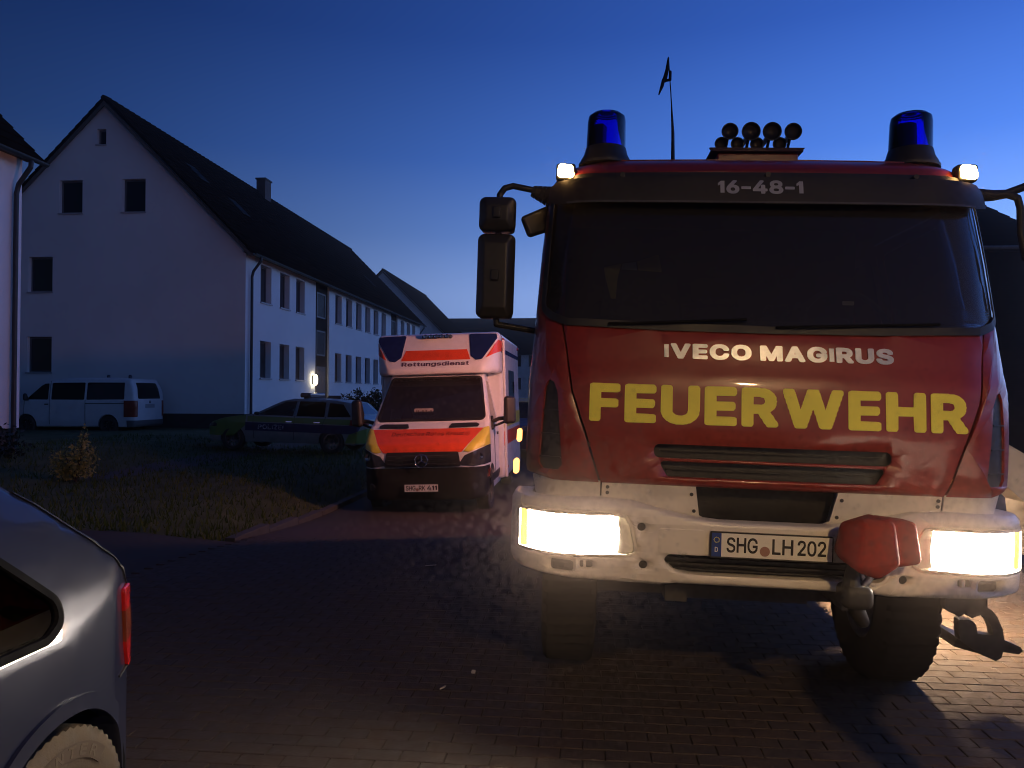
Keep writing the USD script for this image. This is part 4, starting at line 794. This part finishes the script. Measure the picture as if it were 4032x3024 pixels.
# ---------------------------------------------------------------- police car, side on
yaw_p = math.radians(5)
PU, PV = np.array([math.sin(yaw_p), -math.cos(yaw_p), 0]), np.array([math.cos(yaw_p), math.sin(yaw_p) * -1, 0])
PV = np.array([math.cos(yaw_p), -math.sin(yaw_p), -.018]); PV /= np.linalg.norm(PV); PU = np.array([-math.sin(yaw_p), -math.cos(yaw_p), 0]); PWv = np.cross(PU, PV)
pc = thing('police_car', 'silver green and blue police estate car parked side on, lettered door', 'police car', frame(np.array([-10.3, 21.05, .03]), PU, PV, PWv))
psil = P('police_silver', (.22, .24, .23), .4, .4, var=.05); pgreen = P('police_green', (.12, .20, .03), .45, .2, var=.05); pblue = P('police_blue', (.007, .014, .07), .5, .1, var=.05)
t = carbody([(.03, .24), (0, .45), (.03, .62), (.18, .76), (.75, .90), (1.30, .985), (1.45, 1.01), (2.15, 1.36), (2.45, 1.435), (3.0, 1.455), (3.7, 1.425), (4.15, 1.36), (4.48, 1.02), (4.60, .92), (4.64, .55), (4.58, .27)],
            [(0, .55), (.08, .70), (.35, .85), (.8, .895), (3.9, .895), (4.4, .83), (4.62, .66)], [(.24, .84), (.45, .89), (.75, .90), (.96, .86), (1.40, .62), (1.47, .50)], 4.7, .09, 6)
c = Car(pc, t, 4.7, True, .6)
for v in (.88, 3.72): arch(c, v, .32, .36)
for s in (-1, 1):
    for g, m_ in ((pol([(1.56, .985), (2.30, 1.355), (2.62, 1.375), (2.60, .975)], .02), wsglass), (pol([(2.70, .975), (2.70, 1.375), (3.45, 1.36), (3.50, .975)], .02), darkglass), (pol([(3.58, .98), (3.56, 1.35), (3.95, 1.32), (4.25, .99)], .02), darkglass)):
        c.glass(c.side(g, s), m_)
    c.patch(c.side(Polygon([(1.3, .80), (4.5, .78), (4.5, .92), (1.3, .95)]), s), pgreen, 'green_stripe')
    c.patch(c.side(Polygon([(1.25, .56), (4.4, .54), (4.5, .76), (1.25, .78)]), s), pblue, 'blue_stripe')
    c.patch(c.side(Polygon([(0, .40), (.9, .40), (1.25, .70), (1.25, .98), (0, .90)]), s), pgreen, 'fender_patch')
    c.patch(c.side(Polygon([(4.1, .30), (4.7, .30), (4.7, .72), (4.2, .53)]), s), pgreen, 'rear_patch')
    tp = text_poly('POLIZEI', 1.62, 2.36, .605, .735, .02)
    c.patch(c.side(tp if s > 0 else affinity.scale(tp, -1, 1, origin=(1.99, 0)), s), P('police_text', (.7, .72, .74), .4), 'lettering', smooth=False)
    for ln in ([(1.50, .35), (1.46, .96)], [(2.65, .35), (2.66, .97)], [(3.40, .60), (3.54, .97)]): c.patch(c.side(LineString(ln).buffer(.007), s), blk, 'door_gap', smooth=False)
    for a in (2.42, 3.22): c.patch(c.side(rrect(a, .81, a + .17, .84, .01), s), chrome, 'door_handle', thick=True)
    part(pc, 'mirror', hull_spheres([(s * .90, 1.62, 1.0, .03), (s * 1.0, 1.66, 1.03, .05), (s * 1.0, 1.60, 1.03, .04)]), blk, 40)
    c.patch(side_prism((lambda g: g if s > 0 else mir(g))(pol([(.48, .62), (.86, .64), (.86, .74), (.52, .71)], .02)), -.2, .5), lampg, 'headlight', thick=True)
    c.patch(side_prism((lambda g: g if s > 0 else mir(g))(pol([(.50, .78), (.86, .76), (.86, .92), (.55, .92)], .02)), 4.2, 4.9), P('lamp_red', (.3, .02, .015), .2), 'tail_light', thick=True)
c.glass(side_prism(pol([(-.62, 1.03), (.62, 1.03), (.52, 1.36), (-.52, 1.36)], .03), 1.2, 2.4), wsglass, 'windscreen')
c.glass(side_prism(pol([(-.60, 1.04), (.60, 1.04), (.52, 1.33), (-.52, 1.33)], .03), 4.0, 4.7), darkglass, 'rear_window')
c.patch(side_prism(pol([(-.35, .52), (.35, .52), (.32, .68), (-.32, .68)], .02), -.3, .2), blk, 'grille', thick=True)
c.finish(psil)
lbp = part(pc, 'light_bar', rbox(-.50, .50, 2.62, 2.92, 1.47, 1.60, .04), P('light_bar_blue', (.008, .01, .03), .2, .3), 40)
part(lbp, 'foot', bx(-.42, .42, 2.7, 2.84, 1.43, 1.48), blk, False)
part(pc, 'interior', rbox(-.76, .76, 1.35, 4.2, .50, .93, .04) + Manifold.batch_boolean([rbox(x - .2, x + .2, y, y + .14, .7, 1.25, .05) for x in (-.38, .38) for y in (2.5, 3.4)], m3.OpType.Add), itm, 40)
pw = wheel_meshes(.325, .22, .22, 5, 40, .005)
for s in (-1, 1):
    for v in (.88, 3.72): add_wheel(pc, pw, s * .79, v, .325, s, P('alloy_dark', (.16, .14, .13), .4, metal=.8))

# ---------------------------------------------------------------- white minibus
van = thing('white_van', 'white minibus with dark side windows parked by the house gable', 'van', frame(np.array([-20.2, 25.95, .10]), [0, -1, 0], [1, 0, 0], [0, 0, 1]))
vw = P('van_white', (.62, .62, .62), .4, .3, var=.05)
t = carbody([(.02, .25), (0, .55), (.06, .85), (.30, 1.02), (.80, 1.16), (1.55, 1.78), (1.85, 1.90), (2.6, 1.97), (4.2, 1.97), (4.66, 1.93), (4.80, 1.60), (4.90, 1.0), (4.90, .35), (4.80, .27)],
            [(0, .62), (.1, .78), (.4, .92), (.8, .95), (4.7, .95), (4.88, .88)], [(.25, .90), (.5, .945), (1.15, .95), (1.75, .87), (1.90, .82), (1.98, .70)], 5.0, .09, 5)
c = Car(van, t, 5.0, True, .75)
for v in (.92, 3.92): arch(c, v, .34, .37)
for s in (-1, 1):
    for g in (pol([(.92, 1.20), (1.52, 1.74), (1.72, 1.76), (1.72, 1.20)], .03), pol([(1.84, 1.20), (1.84, 1.78), (3.05, 1.80), (3.05, 1.20)], .04), pol([(3.13, 1.20), (3.13, 1.80), (4.48, 1.80), (4.50, 1.22)], .04)): c.glass(c.side(g, s), darkglass)
    for ln in ([(1.78, .35), (1.78, 1.85)], [(3.09, .35), (3.09, 1.2)], [(.80, .35), (.86, 1.15)]): c.patch(c.side(LineString(ln).buffer(.006), s), blk, 'door_gap', smooth=False)
    c.patch(c.side(LineString([(3.1, 1.08), (4.75, 1.08)]).buffer(.012), s), blk, 'slide_rail', smooth=False)
    c.patch(c.side(rrect(1.60, 1.02, 1.74, 1.06, .01), s), blk, 'door_handle', thick=True)
    c.patch(side_prism((lambda g: g if s > 0 else mir(g))(rrect(.76, .62, .98, 1.18, .02)), 4.5, 5.1), P('van_tail_red', (.20, .03, .012), .25), 'tail_light', thick=True)
    part(van, 'mirror', hull_spheres([(s * .95, .98, 1.2, .04), (s * 1.08, .98, 1.22, .06), (s * 1.08, .98, 1.36, .06)]), blk, 40)
c.glass(side_prism(pol([(-.70, 1.24), (.70, 1.24), (.62, 1.80), (-.62, 1.80)], .05), 4.3, 5.1), darkglass, 'rear_window')
c.glass(side_prism(pol([(-.74, 1.22), (.74, 1.22), (.66, 1.78), (-.66, 1.78)], .05), .5, 1.9), wsglass, 'windscreen')
c.patch(side_prism(rrect(-.28, .92, .28, 1.06, .02), 4.6, 5.1), P('van_recess', (.30, .30, .31), .5), 'plate_recess', thick=True)
c.patch(side_prism(text_poly('V', -.05, .05, 1.10, 1.18, 0).union(text_poly('W', -.06, .06, 1.08, 1.14, 0)).intersection(Point(0, 1.13).buffer(.06)), 4.6, 5.1), blk, 'emblem', smooth=False)
c.patch(side_prism(box(-1, .27, 1, .50), 4.6, 5.1), P('van_bumper', (.10, .10, .10), .6), 'rear_bumper', thick=True)
c.finish(vw)
part(van, 'interior', bx(-.78, .78, 1.2, 4.5, .55, .95) + Manifold.batch_boolean([rbox(x - .24, x + .24, y, y + .16, .9, 1.48, .05) for x in (-.45, .3) for y in (1.7, 2.7, 3.7)], m3.OpType.Add), itm, 40)
for v in (3.55, 4.35): part(van, 'roof_lamp', revolve([(0, 0), (.06, 0), (.055, .09), (.04, .12), (0, .125)], 16).translate([.35, v, 1.955]), P('light_bar_blue', (1, 1, 1), .2), 40)
vwm = wheel_meshes(.33, .22, .215, 5, 40, .006)
for s in (-1, 1):
    for v in (.92, 3.92): add_wheel(van, vwm, s * .83, v, .33, s, dark)

# ---------------------------------------------------------------- car beyond the ambulance
far = thing('distant_car', 'dark blue car with roof edge painted pale yellow as if warm lit between ambulance and fire truck', 'car', frame(np.array([-1.55, 22.6, -.28]), [1, 0, 0], [0, 1, 0], [0, 0, 1]))
fblue = P('far_car_blue', (.025, .035, .08), .35, .5)
t = carbody([(.03, .24), (0, .5), (.05, .75), (.25, .92), (1.0, 1.08), (1.75, 1.62), (2.2, 1.72), (3.8, 1.70), (4.25, 1.2), (4.3, .5), (4.25, .26)], [(0, .58), (.1, .74), (.4, .87), (3.9, .88), (4.28, .75)], [(.24, .84), (.5, .88), (1.0, .88), (1.62, .68), (1.73, .56)], 4.3, .10, 6)
c = Car(far, t, 4.3, True, .7)
for v in (.85, 3.4): arch(c, v, .32, .35)
c.glass(side_prism(pol([(-.68, 1.12), (.68, 1.12), (.55, 1.60), (-.55, 1.60)], .04), .6, 2.1), wsglass, 'windscreen')
for s in (-1, 1):
    c.glass(c.side(pol([(1.2, 1.10), (1.85, 1.58), (2.5, 1.62), (2.5, 1.08)], .03), s), darkglass); c.glass(c.side(pol([(2.6, 1.08), (2.6, 1.62), (3.5, 1.58), (3.8, 1.15)], .03), s), darkglass)
    c.patch(side_prism((lambda g: g if s > 0 else mir(g))(pol([(.45, .70), (.82, .74), (.80, .90), (.50, .84)], .02)), -.2, .5), lampg, 'headlight', thick=True)
    part(far, 'mirror', hull_spheres([(s * .90, 1.35, 1.12, .03), (s * 1.0, 1.35, 1.15, .06), (s * 1.0, 1.42, 1.15, .05)]), fblue, 40)
c.patch(side_prism(box(-.58, 1.60, .58, 1.8), 1.5, 4.0), P('roof_band', (.72, .56, .22), .5), 'roof_band', thick=True)  # pale yellow colour makes the roof edge look warm lit
c.patch(side_prism(pol([(-.38, .55), (.38, .55), (.34, .78), (-.34, .78)], .02), -.3, .3), blk, 'grille', thick=True)
c.finish(fblue)
for s in (-1, 1):
    for v in (.85, 3.4): add_wheel(far, pw, s * .77, v, .325, s, dark)

# ---------------------------------------------------------------- hatchback in the left foreground, tail towards the street
hb = thing('dark_hatchback', 'dark blue grey hatchback cut off by the left picture edge, red tail light', 'car', frame(np.array([-2.315, -1.17, 0.0]), [1, 0, 0], [0, 1, 0], [0, 0, 1]))
P('liner_black', (.006, .006, .006), .9, spec=.1)
carp = usdkit.material(stage, '/World/Looks/car_paint', {'tc': ('texture_coordinate', {}), 'n': ('noise_texture', {'scale': 900.0, 'detail': 2.0}), 'r': ('rgb_ramp', {'ramp': [(.35, (.011, .014, .030)), (.65, (.025, .029, .056))]}), 'n2': ('noise_texture', {'scale': 4.0, 'detail': 6.0}), 'rr': ('map_range', {'from_min': .3, 'from_max': .7, 'to_min': .34, 'to_max': .40}),
    'p': ('principled_bsdf', {'metallic': .4, 'coat_weight': .8, 'coat_roughness': .025})}, [('tc.object', 'n.vector'), ('n.fac', 'r.fac'), ('r.color', 'p.base_color'), ('tc.object', 'n2.vector'), ('n2.fac', 'rr.value'), ('rr.result', 'p.roughness')], surface='p.BSDF')
L = 3.92
t = carbody([(.05, .22), (0, .45), (.06, .62), (.30, .76), (.95, .92), (1.08, .95), (1.75, 1.36), (2.1, 1.43), (2.9, 1.43), (3.22, 1.365), (3.55, 1.11), (3.72, .91), (3.78, .80), (3.88, .72), (3.92, .55), (3.86, .26), (3.78, .22)],
            [(0, .52), (.1, .70), (.4, .80), (.9, .83), (3.3, .83), (3.54, .805), (3.74, .725), (3.85, .62), (3.905, .48), (3.92, .30)], [(.22, .80), (.40, .825), (.60, .845), (.75, .842), (.88, .828), (1.0, .795), (1.1, .752), (1.2, .703), (1.32, .63), (1.40, .565), (1.45, .45)], L, .04, 5)
c = Car(hb, t, L, True, .55, .04)
RWv, RWz, RWr = 3.27, .30, .345
for v in (.72, RWv): arch(c, v, RWz + .015, RWr)
for s in (-1, 1):
    g1 = pol([(1.28, .93), (1.86, 1.31), (2.30, 1.345), (2.30, .92)], .03); g2 = pol([(2.40, .92), (2.40, 1.345), (2.84, 1.335), (3.04, 1.20), (3.25, 1.00), (3.265, .945), (3.19, .91)], .045)
    for g in (g1, g2):
        c.glass(c.side(g, s), darkglass); c.patch(c.side(g.buffer(.018, 4).difference(g.buffer(-.004)), s), MATS['liner_black'], 'window_seal', thick=True); part(hb, 'window_rubber', (c.base - offset(t, -.06)) ^ c.side(g.difference(g.buffer(-.010)), s), P('liner_black', (.008, .008, .008), .9), 40)
    tl = pol([(3.625, .935), (3.70, .94), (3.80, .86), (3.94, .82), (3.94, .69), (3.80, .665), (3.70, .655), (3.665, .74)], .012); ta = Polygon([(3.5, .862), (4, .852), (4, .775), (3.5, .735)])
    q = c.patch(c.side(tl.difference(ta), s), P('tail_red', (.50, .016, .012), .12, .6), 'tail_light', thick=True)
    c.patch(c.side(tl.intersection(ta), s), P('tail_amber', (.22, .045, .015), .12, .6), 'indicator', thick=True)
    c.patch(c.side(LineString([(3.60, .655), (3.95, .64)]).buffer(.004), s), blk, 'bumper_gap', smooth=False)
    c.patch(c.side(LineString([(2.36, .30), (2.36, .92)]).buffer(.004), s), blk, 'door_gap', smooth=False)
    c.patch(c.side(LineString([(3.30, 1.30), (3.56, 1.075), (3.70, .935)]).buffer(.0035), s), blk, 'tailgate_gap', smooth=False)
    c.patch(c.side(LineString([(.60 + RWr * 0 + .1, .50), (2.9, .52)]).buffer(.016), s), P('trim_black', (.02, .02, .022), .45), 'side_trim', thick=True)
    fl = Point(RWv, RWz + .015).buffer(RWr + .045, 24).difference(Point(RWv, RWz + .015).buffer(RWr - .002, 24)).intersection(box(0, .24, 5, 2))
    c.patch(c.side(fl, s), carp, 'arch_lip', thick=True)
    part(hb, 'arch_liner', cyl((s * .50, RWv, RWz + .015), (s * .55, RWv, RWz + .015), RWr + .03, n=40) + (cyl((s * .5, RWv, RWz + .015), (s * .785, RWv, RWz + .015), RWr + .025, n=40) - cyl((s * .4, RWv, RWz + .015), (s * .9, RWv, RWz + .015), RWr + .01, n=40)), P('liner_black', (.008, .008, .008), .9), 40)
c.glass(side_prism(pol([(-.58, 1.03), (.58, 1.03), (.50, 1.33), (-.50, 1.33)], .04), 3.0, 3.8), darkglass, 'rear_window')
c.glass(side_prism(pol([(-.62, .98), (.62, .98), (.52, 1.33), (-.52, 1.33)], .04), .9, 2.0), wsglass, 'windscreen')
c.finish(carp)
plate(hb, -.26, .26, .50, .61, -9.0, (), False) if False else None
part(hb, 'interior', bx(-.73, .73, 1.0, 3.40, .50, .905) + Manifold.batch_boolean([rbox(x - .22, x + .22, y, y + .13, .8, 1.16, .05) for x in (-.36, .36) for y in (2.0, 2.75)], m3.OpType.Add), itm, 40)
hw_ = wheel_meshes(.312, .185, .185, 5, 56, .008)
lit_rub = P('lit_rubber', (.075, .055, .032), .9, var=.25, scale=18, bump=.15, bscale=150)  # headlight brightness put into the colour, paler than the other tyres
for s in (-1, 1):
    for v in (.72, RWv):
        tf = lambda m: (m if s > 0 else m.rotate([0, 0, 180])).translate([s * .735, v, .30])
        w_ = part(hb, 'wheel', tf(hw_[0]), lit_rub if v > 2 and s > 0 else rub, 35)
        part(w_, 'rim', tf(hw_[1]), P('steel_silver', (.62, .60, .56), .35, metal=.7), 35); part(w_, 'hub_cap', tf(hw_[2]), MATS['steel_silver'], 35)
        if v > 2 and s > 0:      # raised band and moulded letters on the sidewall
            X0 = .735 + .0925
            band = Point(0, 0).buffer(.268, 48).difference(Point(0, 0).buffer(.222, 48))
            sect = lambda a, b: Polygon([(0, 0)] + [(.4 * math.cos(x), .4 * math.sin(x)) for x in np.linspace(a, b, 24)])
            part(w_, 'moulded_band', front_prism(affinity.translate(band.intersection(sect(math.radians(45), math.radians(128))), v, .30), X0 - .006, X0 + .001), P('band_rubber', (.06, .04, .025), .9, var=.2), 40)
            lets = []
            for k, ch in enumerate('WINTER'):
                pl_ = affinity.translate(text_poly(ch, -.017, .017, -.015, .017, .02), 0, .244); a = 30 - 12.5 * k
                lets.append(affinity.translate(affinity.rotate(pl_, a, origin=(0, 0)), v, .30))
            part(w_, 'moulded_letters', front_prism(unary_union(lets), X0 - .004, X0 + .0018), lit_rub, False)

# ================================================================ street lamps behind the camera (out of view, placed to light truck, car and road)
sod = EM('sodium_lamp', (1.0, .62, .28), 2600.0)
sod2 = EM('sodium_lamp_far', (1.0, .58, .22), 1100.0)
def unseen_street_lamp(label, x, y, h=4.6, mt=sod):
    q = thing('unseen_street_lamp', label, 'street lamp', (x, y, 0), None, 'street lamps behind the viewer')
    part(q, 'post', cyl((0, 0, -.3), (0, 0, h + .1), .055, .04, 16), dark, 40)
    part(q, 'hood', revolve([(0, h + .28), (.10, h + .24), (.26, h + .10), (.27, h - .01), (.255, h - .01), (.245, h + .09), (.09, h + .22), (0, h + .26)], 32), dark, 40)  # deep rim keeps the light off the house gable
    part(q, 'globe', revolve([(.045, h + .02), (.12, h + .04), (.16, h + .10), (.045, h + .11)], 24), mt, 40)
unseen_street_lamp('unseen slim street lamp with hooded globe close behind the viewer at right', 2.4, -3.6)
unseen_street_lamp('unseen slim street lamp with hooded globe farther behind the viewer at left', -6.5, -12.0, 5.0, sod2)

# ================================================================ litter on the road
for k, (x, y, a, s_) in enumerate(((-1.42, 7.1, .4, .05), (-.75, 4.1, 1.1, .022), (-.62, 4.35, 2.0, .02), (.05, 5.3, .3, .016))):
    z = float(gz(x, y)) + .012
    q = part('/World', 'fallen_leaf', Manifold.batch_hull([Manifold.sphere(.004, 6).translate([s_ * math.cos(a + b) * r, s_ * math.sin(a + b) * r, dz]) for b, r, dz in ((0, 1, .006), (1.4, .5, .0), (3.14, 1, .004), (4.6, .5, .01))]).translate([x, y, z]), P('pale_leaf', (.55, .50, .38), .7), 40)
    tag(stage.GetPrimAtPath(q), ['pale leaf lying alone on the dark paving beside the fire truck', 'tiny pale leaf scrap on the paving in front of the left headlight', 'tiny pale leaf scrap just behind another scrap near the left headlight', 'tiny pale scrap on the paving under the fire truck bumper'][k], 'leaf')

# ================================================================ added air volume standing in for lens glare
air = usdkit.material(stage, '/World/Looks/air', {'v': ('principled_volume', {'color': (1.0, .76, .66), 'density': .0019, 'anisotropy': .95})}, [], volume='v.volume')
hz = part('/World', 'added_haze', bx(-340, 340, -340, 340, -1.6, 15.0), air, False)
tag(stage.GetPrimAtPath(hz), 'added thin air standing in for lens glare around the lamps', 'added_haze', kind='stuff')
